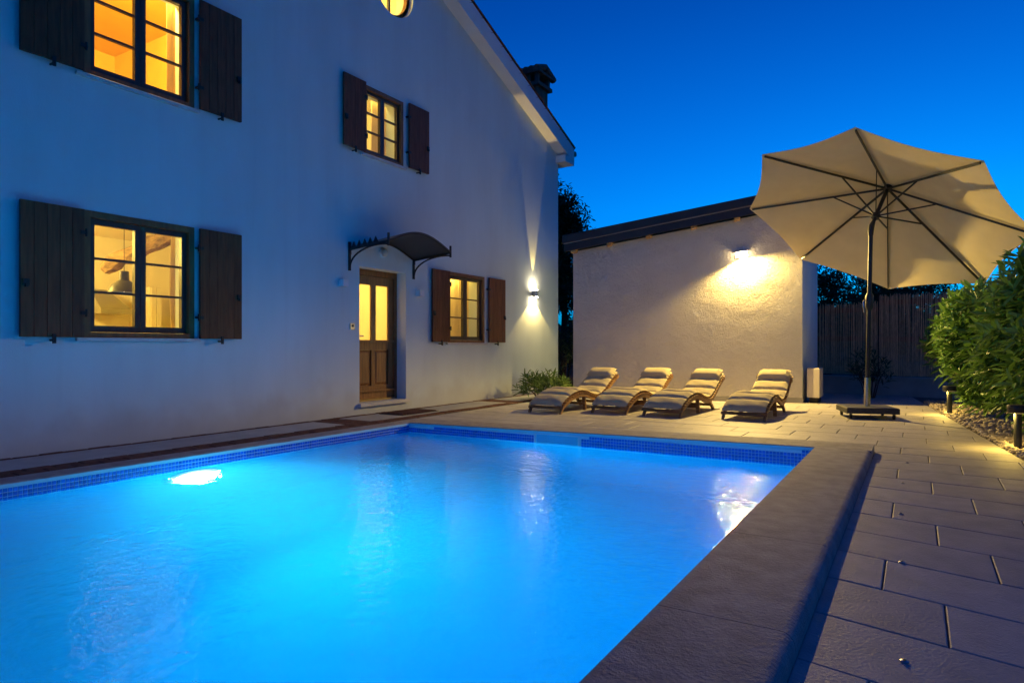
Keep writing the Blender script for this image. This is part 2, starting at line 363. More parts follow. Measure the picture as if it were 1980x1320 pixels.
def raw_mesh(name, verts, faces, material, smooth=False):
    """big arrays: verts (n,3), faces (m,k) all of the same size"""
    me = bpy.data.meshes.new(name); nv, nf, k = len(verts), len(faces), faces.shape[1]
    me.vertices.add(nv); me.vertices.foreach_set('co', np.ascontiguousarray(verts, dtype=np.float32).ravel())
    me.loops.add(nf * k); me.loops.foreach_set('vertex_index', np.ascontiguousarray(faces, dtype=np.int32).ravel())
    me.polygons.add(nf); me.polygons.foreach_set('loop_start', np.arange(0, nf * k, k, dtype=np.int32))
    me.update(calc_edges=True); me.validate()
    if smooth: me.polygons.foreach_set('use_smooth', np.ones(nf, dtype=bool))
    me.materials.append(material); return me

def copy_tree(o, parent=None):
    c = o.copy(); COL.objects.link(c); c.parent = parent
    for ch in o.children: copy_tree(ch, c)
    return c

# ================================================================== GROUND
m = MB(); m.add([(-400, -400, -.12), (400, -400, -.12), (400, 400, -.12), (-400, 400, -.12)], [(0, 1, 2, 3)])
PX0, PX1, PY0, PY1 = -5.68, -0.77, -0.6, 6.65            # inner edge of the pool
ZW = -0.107                                              # water level
# ground sheet with a hole for the pool
hx0, hx1, hy0, hy1 = PX0 - .15, PX1 + .15, PY0 - .15, PY1 + .15
m = MB(); B = 400
vs_ = [(-B, -B), (B, -B), (B, B), (-B, B), (hx0, hy0), (hx1, hy0), (hx1, hy1), (hx0, hy1)]
m.add([(a, b, -.13) for a, b in vs_], [(0, 1, 5, 4), (1, 2, 6, 5), (2, 3, 7, 6), (3, 0, 4, 7)])
tag(m.build('ground', M['soil']), 'dark bare ground around the house', None, kind='structure')

# ================================================================== TERRACE (tiles are its parts)
def bound(y): return .81 - .1077 * (y - 7.27)            # edge between tiles and pebbles
def deck_z(x, y):
    s_ = .085 * min(1, max(0, (6.6 - y) / 3.6)); return -s_ * max(0, x + .33)
COPX = -.33; CY1 = 7.12; PATHX = -5.94
terr = bpy.data.objects.new('terrace', None); link(terr); ORG[terr] = Vector((0, 0, 0))
tag(terr, 'pale stone tiled terrace around the pool', None, kind='structure')
m = MB()
yy = np.arange(-.8, CY1 + .01, .44 / 2)
for a, b in zip(yy[:-1], yy[1:]):
    xs = np.linspace(COPX - .02, 2.2, 6)
    for c, d in zip(xs[:-1], xs[1:]):
        m.add([(c, a, deck_z(c, a) - .008), (d, a, deck_z(d, a) - .008), (d, b, deck_z(d, b) - .008), (c, b, deck_z(c, b) - .008)], [(0, 1, 2, 3)])
m.add([(PATHX, CY1, -.008), (1.2, CY1, -.008), (1.2, 15.6, -.008), (PATHX, 15.6, -.008)], [(0, 1, 2, 3)])
m.build('joint_bed', M['joint'], terr)
def clip(poly, a, b, c):                                 # keep a*x+b*y<=c
    o = []
    for i in range(len(poly)):
        p, q = poly[i], poly[(i + 1) % len(poly)]; dp, dq = a * p[0] + b * p[1] - c, a * q[0] + b * q[1] - c
        if dp <= 0: o.append(p)
        if dp * dq < 0:
            t = dp / (dp - dq); o.append((p[0] + t * (q[0] - p[0]), p[1] + t * (q[1] - p[1])))
    return o
TL, TW = .66, .44; g = .0035
SHA, SHB = Vector((-5.71, 11.58)), Vector((-1.71, 12.62))  # front wall line of the annex
k = -7
ntile = 0
for row in range(-7, 31):
    y0 = 2.28 + .46 + row * TW; y1 = y0 + TW             # course lines as in the photo
    y0 -= .02; y1 -= .02
    off = .10 - .22 * row
    lo = COPX if y1 <= CY1 + .01 else PATHX
    if y0 < CY1 - .01 < y1 - .01: y0c = y0
    j0 = math.floor((lo - off) / TL)
    for j in range(j0, j0 + 14):
        x0 = off + j * TL; x1 = x0 + TL
        p = [(x0 + g, y0 + g), (x1 - g, y0 + g), (x1 - g, y1 - g), (x0 + g, y1 - g)]
        p = clip(p, -1, 0, -(lo + .003)); 
        if not p: continue
        p = clip(p, 1, .1077, .81 + .1077 * 7.27)
        if y0 < CY1 < y1: p = clip(p, 0, -1, -(CY1 + .003)) if True else p
        if len(p) < 3: continue
        # behind the annex front: leave out
        if all((q[1] - SHA.y - .26 * (q[0] - SHA.x)) > .1 and q[0] < -1.9 for q in p): continue
        area = abs(sum(p[i][0] * p[(i + 1) % len(p)][1] - p[(i + 1) % len(p)][0] * p[i][1] for i in range(len(p)))) / 2
        if area < .004: continue
        cx_, cy_ = sum(q[0] for q in p) / len(p), sum(q[1] for q in p) / len(p)
        dz = random.uniform(-.0012, .0012); nn = len(p)
        b_ = .004
        ins = [(cx_ + (q[0] - cx_) * (1 - b_ / max(.05, abs(q[0] - cx_))) if abs(q[0] - cx_) > .01 else q[0],
                cy_ + (q[1] - cy_) * (1 - b_ / max(.05, abs(q[1] - cy_))) if abs(q[1] - cy_) > .01 else q[1]) for q in p]
        vs_ = [(q[0], q[1], deck_z(*q) - .03) for q in p] + [(q[0], q[1], deck_z(*q) - .003 + dz) for q in p] + [(q[0], q[1], deck_z(*q) + dz) for q in ins]
        fs_ = [tuple(range(2 * nn, 3 * nn))]
        for kk in (0, nn): fs_ += [(kk + i, kk + (i + 1) % nn, kk + nn + (i + 1) % nn, kk + nn + i) for i in range(nn)]
        MB().add(vs_, fs_).build('paving_tile', M['tile'], terr); ntile += 1

# ================================================================== PATH along the house
path = bpy.data.objects.new('house_path', None); link(path); ORG[path] = Vector((0, 0, 0))
tag(path, 'narrow path of grey slabs and brick strips along the house', None, kind='structure')
m = MB(); m.add([(XF, -3, -.012), (PATHX, -3, -.012), (PATHX, 13.3, -.012), (XF, 13.3, -.012)], [(0, 1, 2, 3)]); m.build('mortar_bed', M['joint'], path)
bk = MB().box(-.048, .048, -.10, .10, -.03, .004, bev=.005).mesh('brick', M['brick'])
bk2 = MB().box(-.062, .062, -.10, .10, -.03, .004, bev=.005).mesh('brick', M['brick'])
def brick(me, x, y, rz=0):
    o = bpy.data.objects.new('brick', me); link(o, path); o.location = (x, y, random.uniform(-.003, .003)); o.rotation_euler = (random.uniform(-.01, .01), random.uniform(-.01, .01), rz + random.uniform(-.02, .02))
y = 1.4
while y < 13.2:
    brick(bk, XF + .055, y + .1); brick(bk2, -6.145, y + .1)
    if y < 7.0: brick(bk2, -6.01, y + .2)
    y += .212
cross = [1.9, 6.28, 10.15]
for cyc in cross:
    for i in range(5):
        for r_ in (0, 1): brick(bk2, -6.74 + i * .118, cyc - .11 + r_ * .22)
sl = []
edges = [-2.5, 1.9, 6.28, 10.15, 13.3]
for a, b in zip(edges[:-1], edges[1:]):
    a += .23; b -= .23; n_ = max(1, round((b - a) / 1.35))
    for i in range(n_):
        ya, yb = a + (b - a) * i / n_, a + (b - a) * (i + 1) / n_
        MB().box(XF + .112, -6.218, ya + .003, yb - .003, -.03, .003 + random.uniform(-.001, .001), bev=.004).build('path_slab', M['slab'], path)

# ================================================================== POOL
pool = bpy.data.objects.new('swimming_pool', None); link(pool); ORG[pool] = Vector((0, 0, 0))
tag(pool, 'lit rectangular swimming pool with blue mosaic band and stone coping', None, kind='structure')
DEP = -1.85
m = MB(); t = .12
m.box(PX0 - t, PX1 + t, PY0 - t, PY1 + t, DEP - t, DEP).build('pool_floor', M['liner'], pool)
for bx in ((PX0 - t, PX0, PY0 - t, PY1 + t), (PX1, PX1 + t, PY0 - t, PY1 + t), (PX0, PX1, PY1, PY1 + t), (PX0, PX1, PY0 - t, PY0)):
    MB().box(*bx, DEP, -.035).build('pool_wall', M['liner'], pool)
for i, (ya, zt) in enumerate(((1.15, -1.35),)):
    MB().box(PX0 + .001, -2.2, PY0 + .001, ya, DEP + .01, zt).build('pool_step', M['liner'], pool)
# coping
def cop_z(x): return .072 * min(1, max(0, (x - PX0) / (PX1 - PX0)))
def coping(poly, ax, outer):                              # poly: inner/outer extents, stones along an axis
    pass
def cop_stone(x0, x1, y0, y1, side):
    """stone with a rounded outer edge; side = which edge is the outer one"""
    # profile across (u from inner to outer), extruded along
    prof = [(0, -.03), (0, -.006), (.006, 0.0)]
    W_ = (x1 - x0) if side in 'lr' else (y1 - y0)
    r_ = .045 if side == 'r' else .02
    prof += [(W_ - r_ + r_ * math.sin(a), -r_ + r_ * math.cos(a)) for a in np.linspace(0, math.pi / 2, 7)]
    prof += [(W_ + (.006 if side == 'r' else 0), -.10), (0.02, -.10), (.02, -.03)]
    mb = MB(); n_ = len(prof)
    L0, L1 = (y0, y1) if side in 'lr' else (x0, x1)
    L0 += .002; L1 -= .002
    pts = []
    for L in (L0, L1):
        for u, z in prof:
            if side == 'r': x, y = x0 + u, L
            elif side == 'l': x, y = x1 - u, L
            else: x, y = L, y0 + u
            pts.append((x, y, z + cop_z(x) + .004))
    fs = [tuple(range(n_)), tuple(reversed(range(n_, 2 * n_)))] + [(i, (i + 1) % n_, n_ + (i + 1) % n_, n_ + i) for i in range(n_)]
    return mb.add(pts, fs).build('coping_stone', M['coping'], pool, smooth=True)
ys = np.linspace(PY0 - .4, PY1, 8)
for a, b in zip(ys[:-1], ys[1:]): cop_stone(PX1 - .025, COPX, a, b, 'r')
ys = np.linspace(PY0 - .4, PY1 + .001, 8)
for a, b in zip(ys[:-1], ys[1:]): cop_stone(-5.93, PX0 + .02, a, b, 'l')
xs = np.linspace(-5.93, COPX, 7)
for a, b in zip(xs[:-1], xs[1:]): cop_stone(a, b, PY1 - .02 + .0015, CY1, 'f')
for a, b in zip(xs[:-1], xs[1:]): MB().box(max(a, -5.655) + .002, min(b, PX1 - .027) - .002, PY0 - .4, PY0 + .02, -.10, .004 + cop_z((a + b) / 2), bev=.012).build('coping_stone', M['coping'], pool)
# mosaic band
PT = .032
SKX0, SKX1 = -3.77, -3.19
tm = MB().box(-.0134, .0134, 0, .004, -.0134, .0134).mesh('mosaic_tile', M['mosaic'])
for bx in ((PX0, PX0 + .002, PY0, PY1 - .003), ):
    MB().box(*bx, -.035 - PT * 6, -.031).build('grout_bed', M['grout'], pool)
m = MB(); m.add([(PX0 + .002, PY1 - .002, -.26), (PX1, PY1 - .002, -.26), (PX1, PY1 - .002, .035), (PX0 + .002, PY1 - .002, -.03)], [(0, 1, 2, 3)])
m.build('grout_bed', M['grout'], pool)
tiles = []
n_ = int((PY1 - PY0) / PT)
for i in range(n_):
    for j in range(5): tiles.append(('l', PY1 - .02 - i * PT, -.034 - PT * (j + .5)))
n_ = int((PX1 - PX0) / PT)
for i in range(n_):
    x = PX0 + .022 + i * PT; top = -.034 + cop_z(x)
    for j in range(7):
        z = -.034 + .07 - PT * (j + .5)
        if z + PT / 2 > top: continue
        if SKX0 - .02 < x < SKX1 + .02 and z > -.16: continue
        tiles.append(('f', x, z))
def tp(k): return Vector((PX0, k[1], k[2])) if k[0] == 'l' else Vector((k[1], PY1, k[2]))
def seen(k): return not (k[0] == 'l' and k[1] < 2.0)
tiles.sort(key=lambda k: ((tp(k) - CAMP).length + (0 if k[2] > -.14 else 3) + (0 if seen(k) else 50)))
def tmat(k):
    return Matrix.Translation(tp(k) + (Vector((.002, 0, 0)) if k[0] == 'l' else Vector((0, -.002, 0)))) @ Matrix.Rotation(R(-90) if k[0] == 'l' else R(180), 4, 'Z')
for k in tiles[:300]:
    o = bpy.data.objects.new('mosaic_tile', tm); link(o, pool); o.matrix_local = tmat(k)
m = MB(); cube_v = [tuple(v.co) for v in tm.vertices]; cube_f = [tuple(p.vertices) for p in tm.polygons]
for k in tiles[300:]: m.add(cube_v, cube_f, tmat(k))
o = m.build('mosaic_band', M['mosaic'], pool); o['kind'] = 'stuff'
# light trim strip under the inner lip of the coping
MB().box(PX0 + .0205, PX0 + .025, PY0, PY1 - .026, -.032, -.004).build('coping_trim', M['trim_blue'], pool)
m = MB(); v_ = []
for x_ in (PX0 + .026, PX1 - .026):
    for yy_ in (PY1 - .0245, PY1 - .0195):
        for zz in (-.032, -.004): v_.append((x_, yy_, zz + cop_z(x_)))
m.add(v_, [(0, 1, 3, 2), (4, 6, 7, 5), (0, 4, 5, 1), (2, 3, 7, 6), (1, 5, 7, 3), (0, 2, 6, 4)]); m.build('coping_trim', M['trim_blue'], pool)
# skimmer in the far wall
m = MB(); zt, zb = -.022 + .03, -.15
for bx in ((SKX0, SKX1, zt - .018, zt), (SKX0, SKX0 + .02, zb, zt - .0185), (SKX1 - .02, SKX1, zb, zt - .0185), (SKX0 + .0205, SKX1 - .0205, zb, zb + .014)):
    m.box(bx[0], bx[1], PY1 - .022, PY1 - .0025, bx[2], bx[3])
sk = m.build('skimmer', M['white_lamp'], pool)
MB().box(SKX0 + .022, SKX1 - .022, PY1 - .012, PY1 - .004, zb + .016, zt - .02).build('skimmer_flap', M['liner'], sk)
m = MB(); m.lathe([(0, 0), (.035, 0), (.04, -.008), (.04, -.02)], n=16, m=Matrix.Translation((-4.30, PY1 - .02, -.19)) @ Matrix.Rotation(R(90), 4, 'X')); m.build('inlet_nozzle', M['white_lamp'], pool, smooth=True)
# underwater lamp in the wall under the house side
LY, LZ = 3.62, -.52
m = MB(); m.lathe([(.285, 0), (.29, .012), (.28, .03), (.255, .034)], n=32, m=Matrix.Translation((PX0, LY, LZ)) @ Matrix.Rotation(R(90), 4, 'Y'))
lo = m.build('underwater_lamp', M['steel'], pool, smooth=True)
m = MB(); m.lathe([(0, .045), (.08, .044), (.17, .040), (.254, .034)], n=32, m=Matrix.Translation((PX0, LY, LZ)) @ Matrix.Rotation(R(90), 4, 'Y')); m.build('lens', lens_gradient((PX0 + .04, LY, LZ), .25), lo, smooth=True)
lamp('underwater_light', 'AREA', (PX0 + .055, LY, LZ), P_POOL, (.03, .86, 1.32), lo, rot=(0, R(-90 + POOL_TILT), 0), shape='DISK', size=.40, spread=R(140))
# water body
m = MB(); m.box(PX0 - .01, PX1 + .01, PY0 - .01, PY1 + .01, DEP - .02, ZW)
tag(m.build('water', M['water']), 'clear glowing blue water filling the pool', None, kind='structure')
# cover anchors in the terrace
for (px, py), lab in zip(((1749, 1275), (1744, 1087), (1742, 996), (1746, 938), (1754, 899), (1748, 871)),
        ('nearest to the camera', 'second from the camera', 'third from the camera', 'fourth from the camera', 'fifth from the camera', 'farthest, by the pool corner')):
    p = gnd(px, py, -.02); p.z = deck_z(p.x, p.y)
    t_ = thing('deck_anchor', p, 'small steel cover anchor in the paving, ' + lab, 'deck anchor', 'steel anchors in a row along the coping')
    m = MB(); m.lathe([(.014, .001), (.014, .003), (.010, .005), (0.0, .006)], p, n=14); m.build('rim', M['alu'], t_, smooth=True)
    m = MB(); m.lathe([(.006, .007), (.006, .009), (0, .010)], p, n=10); m.build('pin', M['brass'], t_, smooth=True)

# ================================================================== HOUSE
Y0H, Y1H = -3.3, 13.28
SL = .379; ZE = 5.403 - SL * (Y1H - 13.08); RIDGE = 5.0
def rake(y): return ZE + SL * (Y1H - y) if y > RIDGE else ZE + SL * (Y1H - RIDGE) - SL * (RIDGE - y)
house = thing('house', (XF, 5, 0), 'two-storey white plastered house with dark shutters and a pitched tiled roof', 'house')
WIN = {
    'lower': (FY(160), FY(375), 1.09, 2.34), 'upper': (FY(160), FY(375), 3.67, 4.92),
    'small_up': (FY(703), FY(779), 3.845, 4.87), 'small_low': (FY(866), FY(936), 1.07, 2.31)}
DOOR = (FY(695), FY(785), .17, 2.175)
RC, RR = (7.76, 6.62), .46
th = .36
bm = bmesh.new()
def loop(pts):
    vs = [bm.verts.new((XF, a, b)) for a, b in pts]
    for i in range(len(vs)): bm.edges.new((vs[i], vs[(i + 1) % len(vs)]))
loop([(Y0H, -.12), (Y1H, -.12), (Y1H, rake(Y1H)), (RIDGE, rake(RIDGE)), (Y0H, rake(Y0H))])
for a, b, c, d in list(WIN.values()) + [DOOR]: loop([(a, c), (b, c), (b, d), (a, d)])
loop([(RC[0] + RR * math.cos(a), RC[1] + RR * math.sin(a)) for a in np.linspace(0, 2 * math.pi, 40, endpoint=False)])
bmesh.ops.triangle_fill(bm, use_beauty=True, use_dissolve=False, edges=bm.edges[:])
ext = bmesh.ops.extrude_face_region(bm, geom=bm.faces[:])
bmesh.ops.translate(bm, vec=(-th, 0, 0), verts=[v for v in ext['geom'] if isinstance(v, bmesh.types.BMVert)])
bmesh.ops.recalc_face_normals(bm, faces=bm.faces[:])
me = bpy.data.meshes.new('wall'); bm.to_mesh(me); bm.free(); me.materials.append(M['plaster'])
me.transform(Matrix.Translation(-ORG[house])); o = bpy.data.objects.new('wall', me); link(o, house); ORG[o] = ORG[house]
XB = XF - 9.0
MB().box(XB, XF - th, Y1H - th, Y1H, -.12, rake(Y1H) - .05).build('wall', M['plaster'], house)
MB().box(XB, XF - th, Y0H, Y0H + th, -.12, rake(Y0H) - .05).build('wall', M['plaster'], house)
# roof: cornice along the gable, slabs, tiles
OH, FH, EV = .25, .33, .32
m = MB()
for sg in (1, -1):
    ye = Y1H + EV if sg > 0 else Y0H - EV
    zr, zl = rake(RIDGE), rake(Y1H) - SL * EV
    poly = [(RIDGE, zr), (ye, zl), (ye, zl + FH), (RIDGE, zr + FH)]
    m.prism(poly, XF + .0, XF + OH, axis='x')
gab = m.build('gable_cornice', M['trim'], house)
m = MB()
for sg in (1, -1):
    ye = Y1H + EV if sg > 0 else Y0H - EV
    zr, zl = rake(RIDGE), rake(Y1H) - SL * EV
    m.prism([(RIDGE, zr + .05), (ye, zl + .05), (ye, zl + FH + .03), (RIDGE, zr + FH + .03)], XB, XF - .001, axis='x')
roof = m.build('roof', M['trim'], house)
MB().box(XB, XF - .002, Y1H + .001, Y1H + EV - .002, rake(Y1H) - SL * EV - .06, rake(Y1H) - SL * EV + .06).build('eave_soffit', M['trim'], house)
MB().box(XF - .001, XF + OH - .001, Y1H - .12, Y1H + EV - .003, rake(Y1H) - SL * EV - .055, rake(Y1H) - SL * EV + .10).build('cornice_return', M['trim'], house)
def arc_tile(L, r, n=8):
    mb = MB(); vs = []; fs = []
    for yy_, rr in ((0, r), (L, r * .82)):
        for ro in (rr, rr - .014):
            for k in range(n + 1):
                a = math.pi * k / n; vs.append((ro * math.cos(a), yy_, ro * math.sin(a)))
    N = n + 1
    for k in range(n):
        fs += [(k, k + 1, 2 * N + k + 1, 2 * N + k), (N + k + 1, N + k, 3 * N + k, 3 * N + k + 1), (k + 1, k, N + k, N + k + 1), (2 * N + k, 2 * N + k + 1, 3 * N + k + 1, 3 * N + k)]
    return mb.add(vs, fs)
tme = arc_tile(.42, .048).mesh('roof_tile', M['roof'], True)
ang = math.atan(SL)
ntl = 26
for i in range(ntl):
    for jx in range(4):
        y = Y1H + EV + .04 - i * .34
        z = rake(Y1H) - SL * (y - Y1H) + FH + .02
        o = bpy.data.objects.new('roof_tile', tme); link(o, roof)
        o.location = Vector((XF + OH - .045 - jx * .13, y, z)) - ORG[house]
        o.rotation_euler = (math.pi, 0, 0); o.rotation_euler = (-ang * 1 + .03 + random.uniform(-.02, .02), 0, math.pi)
m = MB()
m.prism([(RIDGE, rake(RIDGE) + FH + .031), (Y1H + EV + .03, rake(Y1H) - SL * (EV + .03) + FH + .031), (Y1H + EV + .03, rake(Y1H) - SL * (EV + .03) + FH + .05), (RIDGE, rake(RIDGE) + FH + .05)], XB, XF + OH + .02, axis='x')
m.build('roof_underlay', M['roof'], roof)
gy, gz = Y1H + EV + .07, rake(Y1H) - SL * EV + FH - .10
MB().tube([(XB, gy, gz), (XF + OH, gy, gz)], .06, n=10).build('gutter', M['fascia'], roof, smooth=True)
# chimney
cc = Vector((-7.32, 12.85, 5.0))
m = MB(); m.box(cc.x - .22, cc.x + .22, cc.y - .24, cc.y + .24, 5.3, 6.75)
ch = m.build('chimney', M['chimney'], roof)
m = MB(); m.box(cc.x - .30, cc.x + .30, cc.y - .32, cc.y + .32, 6.751, 6.83)
for sx in (-.22, 0, .22):
    for sy in (-.24, .24): m.box(cc.x + sx - .04, cc.x + sx + .04, cc.y + sy - .04, cc.y + sy + .04, 6.831, 7.02)
m.box(cc.x - .33, cc.x + .33, cc.y - .36, cc.y + .36, 7.021, 7.07); 
for k in range(5):
    xx = cc.x - .28 + k * .14; m.tube([(xx, cc.y - .38, 7.08), (xx, cc.y, 7.22), (xx, cc.y + .42, 7.06)], .075, n=8)
m.build('chimney', M['chimney'], roof)

# windows and shutters
def window(nm, ya, yb, za, zb, fw=.065, sill=True):
    X = XF; m = MB()
    for bx in ((ya + .002, ya + fw, za + .002, zb - .002), (yb - fw, yb - .002, za + .002, zb - .002), (ya + fw + .0005, yb - fw - .0005, zb - fw, zb - .002), (ya + fw + .0005, yb - fw - .0005, za + .002, za + fw * .8)):
        m.box(X - .10, X + .012, bx[0], bx[1], bx[2], bx[3])
    wo = m.build('window', M['wood_frame'], house)
    a, b, c, d = ya + fw + .004, yb - fw - .004, za + fw * .8 + .004, zb - fw - .004
    mid = (a + b) / 2; st = .055 if (b - a) > .8 else .042
    for s0, s1 in ((a, mid - .002), (mid + .002, b)):
        m = MB()
        for bx in ((s0, s0 + st, c, d), (s1 - st, s1, c, d), (s0 + st + .0005, s1 - st - .0005, d - st, d), (s0 + st + .0005, s1 - st - .0005, c, c + st * 1.15)):
            m.box(X - .088, X - .035, *bx)
        m.build('sash', M['wood_sash'], wo)
        pc, pd = c + st * 1.15, d - st; ph = (pd - pc) / 3
        for i in (1, 2):
            MB().box(X - .080, X - .042, s0 + st + .0008, s1 - st - .0008, pc + ph * i - .011, pc + ph * i + .011).build('glazing_bar', M['wood_sash'], wo)
        for i in range(3):
            MB().box(X - .064, X - .060, s0 + st - .004, s1 - st + .004, pc + ph * i + (.008 if i else -.004), pc + ph * (i + 1) - (.008 if i < 2 else -.004)).build('pane', M['glass'], wo)
    if sill: MB().box(X - .05, X + .045, ya - .07, yb + .05, za - .035, za + .0, bev=.004).build('sill', M['stone_sill'], wo)
    return wo
def shutter(ya, yb, za, zb, hinge, planks=5):
    """closed flat against the wall; hinge: 'r' when the hinge side is at larger Y"""
    X = XF + .035; m = MB()
    for zz in (za + .18, zb - .24): m.box(X - .022, X - .0005, ya + .03, yb - .03, zz, zz + .09)
    so = m.build('shutter', M['wood_dark'], house)
    wd = (yb - ya) / planks
    for i in range(planks):
        MB().box(X, X + .032, ya + wd * i + .002, ya + wd * (i + 1) - .002, za, zb).build('plank', M['wood_dark'], so)
    yh = yb if hinge == 'r' else ya; sg = 1 if hinge == 'r' else -1
    for zz in (za + .22, zb - .24):
        m = MB(); m.box(X + .0325, X + .039, min(yh, yh - sg * .035), max(yh, yh - sg * .035), zz, zz + .035)
        m.tube([(X + .03, yh + sg * .018, zz - .02), (X + .03, yh + sg * .018, zz + .055)], .011, n=8)
        m.box(X - .03, X + .035, min(yh, yh + sg * .03), max(yh, yh + sg * .03), zz + .008, zz + .028)
        m.build('hinge', M['iron'], so)
    yo = ya + .04 if hinge == 'r' else yb - .04; zm = za + (zb - za) * .40
    m = MB(); m.box(X + .0325, X + .05, yo - .025, yo + .025, zm - .03, zm + .03); m.box(X + .0325, X + .065, yo - .01, yo + .01, zm - .045, zm - .012); m.build('latch', M['iron'], so)
    ym = (ya + yb) / 2
    m = MB(); m.tube([(XF - .02, ym, za - .03), (X + .05, ym, za - .03)], .010, n=8); m.box(X + .034, X + .05, ym - .014, ym + .014, za - .06, za + .03); m.build('shutter_catch', M['iron'], so)
a, b, c, d = WIN['lower']; window('w', a, b, c, d)
shutter(FY(33), FY(157), c + .0, d - .01, 'r'); shutter(FY(381), FY(461), c, d - .01, 'l')
a, b, c, d = WIN['upper']; window('w', a, b, c, d)
shutter(FY(33), FY(157), c + .01, d - .01, 'r'); shutter(FY(381), FY(461), c + .01, d - .01, 'l')
a, b, c, d = WIN['small_up']; window('w', a, b, c, d, fw=.055)
shutter(FY(659), FY(702), c + .01, d + .01, 'r', 4); shutter(FY(786), FY(824), c + .01, d + .01, 'l', 4)
a, b, c, d = WIN['small_low']; window('w', a, b, c, d, fw=.055)
shutter(FY(831), FY(865), c + .01, d - .005, 'r', 4); shutter(FY(941), FY(972), c + .01, d - .005, 'l', 4)
# round window
m = MB(); m.lathe([(RR - .002, 0), (RR - .002, -.07), (RR - .06, -.07), (RR - .06, 0)], n=40, m=Matrix.Translation((XF - .08, *RC)) @ Matrix.Rotation(R(90), 4, 'Y'))
ro = m.build('round_window', M['wood_frame'], house, smooth=True)
MB().box(XF - .135, XF - .095, RC[0] - .02, RC[0] + .02, RC[1] - RR + .06, RC[1] + RR - .06).build('glazing_bar', M['wood_sash'], ro)
MB().prism([(RC[0] + (RR - .055) * math.cos(t), RC[1] + (RR - .055) * math.sin(t)) for t in np.linspace(0, 2 * math.pi, 36, endpoint=False)], XF - .118, XF - .114, axis='x').build('pane', M['glass'], ro)
# door
ya, yb, za, zb = DOOR; X = XF - .19
m = MB(); fw = .07
for bx in ((ya + .001, ya + fw, za, zb - .001), (yb - fw, yb - .001, za, zb - .001), (ya + fw + .0005, yb - fw - .0005, zb - .09, zb - .001)): m.box(X - .10, X, *bx)
do = m.build('door', M['wood_frame'], house)
a, b = ya + fw + .003, yb - fw - .003; c, d = za + .03, zb - .095; mid = (a + b) / 2; st = .10; zr = za + .92
m = MB(); 
for bx in ((a, a + st, c, d), (b - st, b, c, d), (a + st + .0005, b - st - .0005, d - .13, d), (a + st + .0005, b - st - .0005, c, c + .20), (a + st + .0005, b - st - .0005, zr - .14, zr), (mid - .04, mid + .04, zr + .0005, d - .1305), (mid - .04, mid + .04, c + .2005, zr - .1405)):
    m.box(X - .075, X - .025, *bx)
m.build('leaf_frame', M['wood_door'], do)
for s0, s1 in ((a + st, mid - .04), (mid + .04, b - st)):
    MB().box(X - .052, X - .048, s0 + .001, s1 - .001, zr + .002, d - .132).build('pane', M['frosted'], do)
    m = MB(); q = .012
    for bx in ((s0 + .0008, s0 + q, zr + .001, d - .131), (s1 - q, s1 - .0008, zr + .001, d - .131)): m.box(X - .046, X - .022, *bx)
    m.build('glazing_bead', M['wood_door'], do)
    m = MB(); z0, z1 = c + .2, zr - .14; ins = .045
    m.box(X - .062, X - .052, s0 + .001, s1 - .001, z0 + .001, z1 - .001)
    v = [(X - .052, s0 + .012, z0 + .012), (X - .052, s1 - .012, z0 + .012), (X - .052, s1 - .012, z1 - .012), (X - .052, s0 + .012, z1 - .012),
         (X - .034, s0 + ins, z0 + ins), (X - .034, s1 - ins, z0 + ins), (X - .034, s1 - ins, z1 - ins), (X - .034, s0 + ins, z1 - ins)]
    m.add(v, [(4, 5, 6, 7), (0, 1, 5, 4), (1, 2, 6, 5), (2, 3, 7, 6), (3, 0, 4, 7)]); m.build('door_panel', M['wood_door'], do)
MB().box(X - .024, X + .012, a + .01, b - .01, zr - .02, zr + .012).build('weather_rail', M['wood_door'], do)
MB().box(X - .024, X + .02, a + .005, b - .005, c + .11, c + .135).build('weather_bar', M['wood_door'], do)
MB().box(X - .06, X + .03, a, b, za + .0005, za + .026).build('threshold', M['brass'], do)
m = MB(); m.tube([(X - .03, a + .05, zr + .07), (X + .03, a + .05, zr + .07), (X + .03, a + .17, zr + .07)], .010, n=8); m.box(X - .0245, X - .018, a + .03, a + .07, zr - .02, zr + .14); m.build('handle', M['steel'], do, smooth=True)
MB().box(XF - .185, XF + .06, ya - .03, yb + .03, za - .05, za - .002, bev=.006).build('door_step', M['stone_sill'], do)

# rooms behind the windows
def room(nm, ya, yb, za, zb, dep, mw, mf, power, lp, col=WARM, mc=None):
    X0, X1 = XF - th - .002 - dep, XF - th - .002
    w_ = MB()
    w_.box(X0 - .05, X0, ya - .05, yb + .05, za - .05, zb + .05).box(X0 + .001, X1, ya - .05, ya, za, zb).box(X0 + .001, X1, yb, yb + .05, za, zb)
    w_.build('room_wall', mw, house)
    MB().box(X0 + .001, X1, ya - .05, yb + .05, zb + .001, zb + .05).build('room_ceiling', mc or mw, house)
    MB().box(X0 + .001, X1, ya - .05, yb + .05, za - .05, za - .001).build('room_floor', mf, house)
    lamp(nm + '_light', 'POINT', lp, power, col, house, shadow_soft_size=.12)
room('kitchen', 2.5, 7.0 - .42, .12, 2.72, 3.6, M['room'], M['room_floor'], P_ROOM['kitchen'], (XF - 2.5, 3.0, 2.45), WARM3)
room('bedroom', 2.4, 5.4, 3.0, 5.45, 3.2, M['room_amber'], M['room_floor'], P_ROOM['upper'], (XF - .6, 4.0, 5.3))
room('landing', 6.1, 9.0, 3.0, 5.35, 2.4, M['room'], M['room_floor'], P_ROOM['bed'], (XF - .6, 7.6, 5.2), WARM3)
room('hall', 6.72, 8.35, .12, 2.6, 3.0, M['room'], M['room_floor'], P_ROOM['hall'], (XF - 1.9, 7.55, 2.2), WARM3)
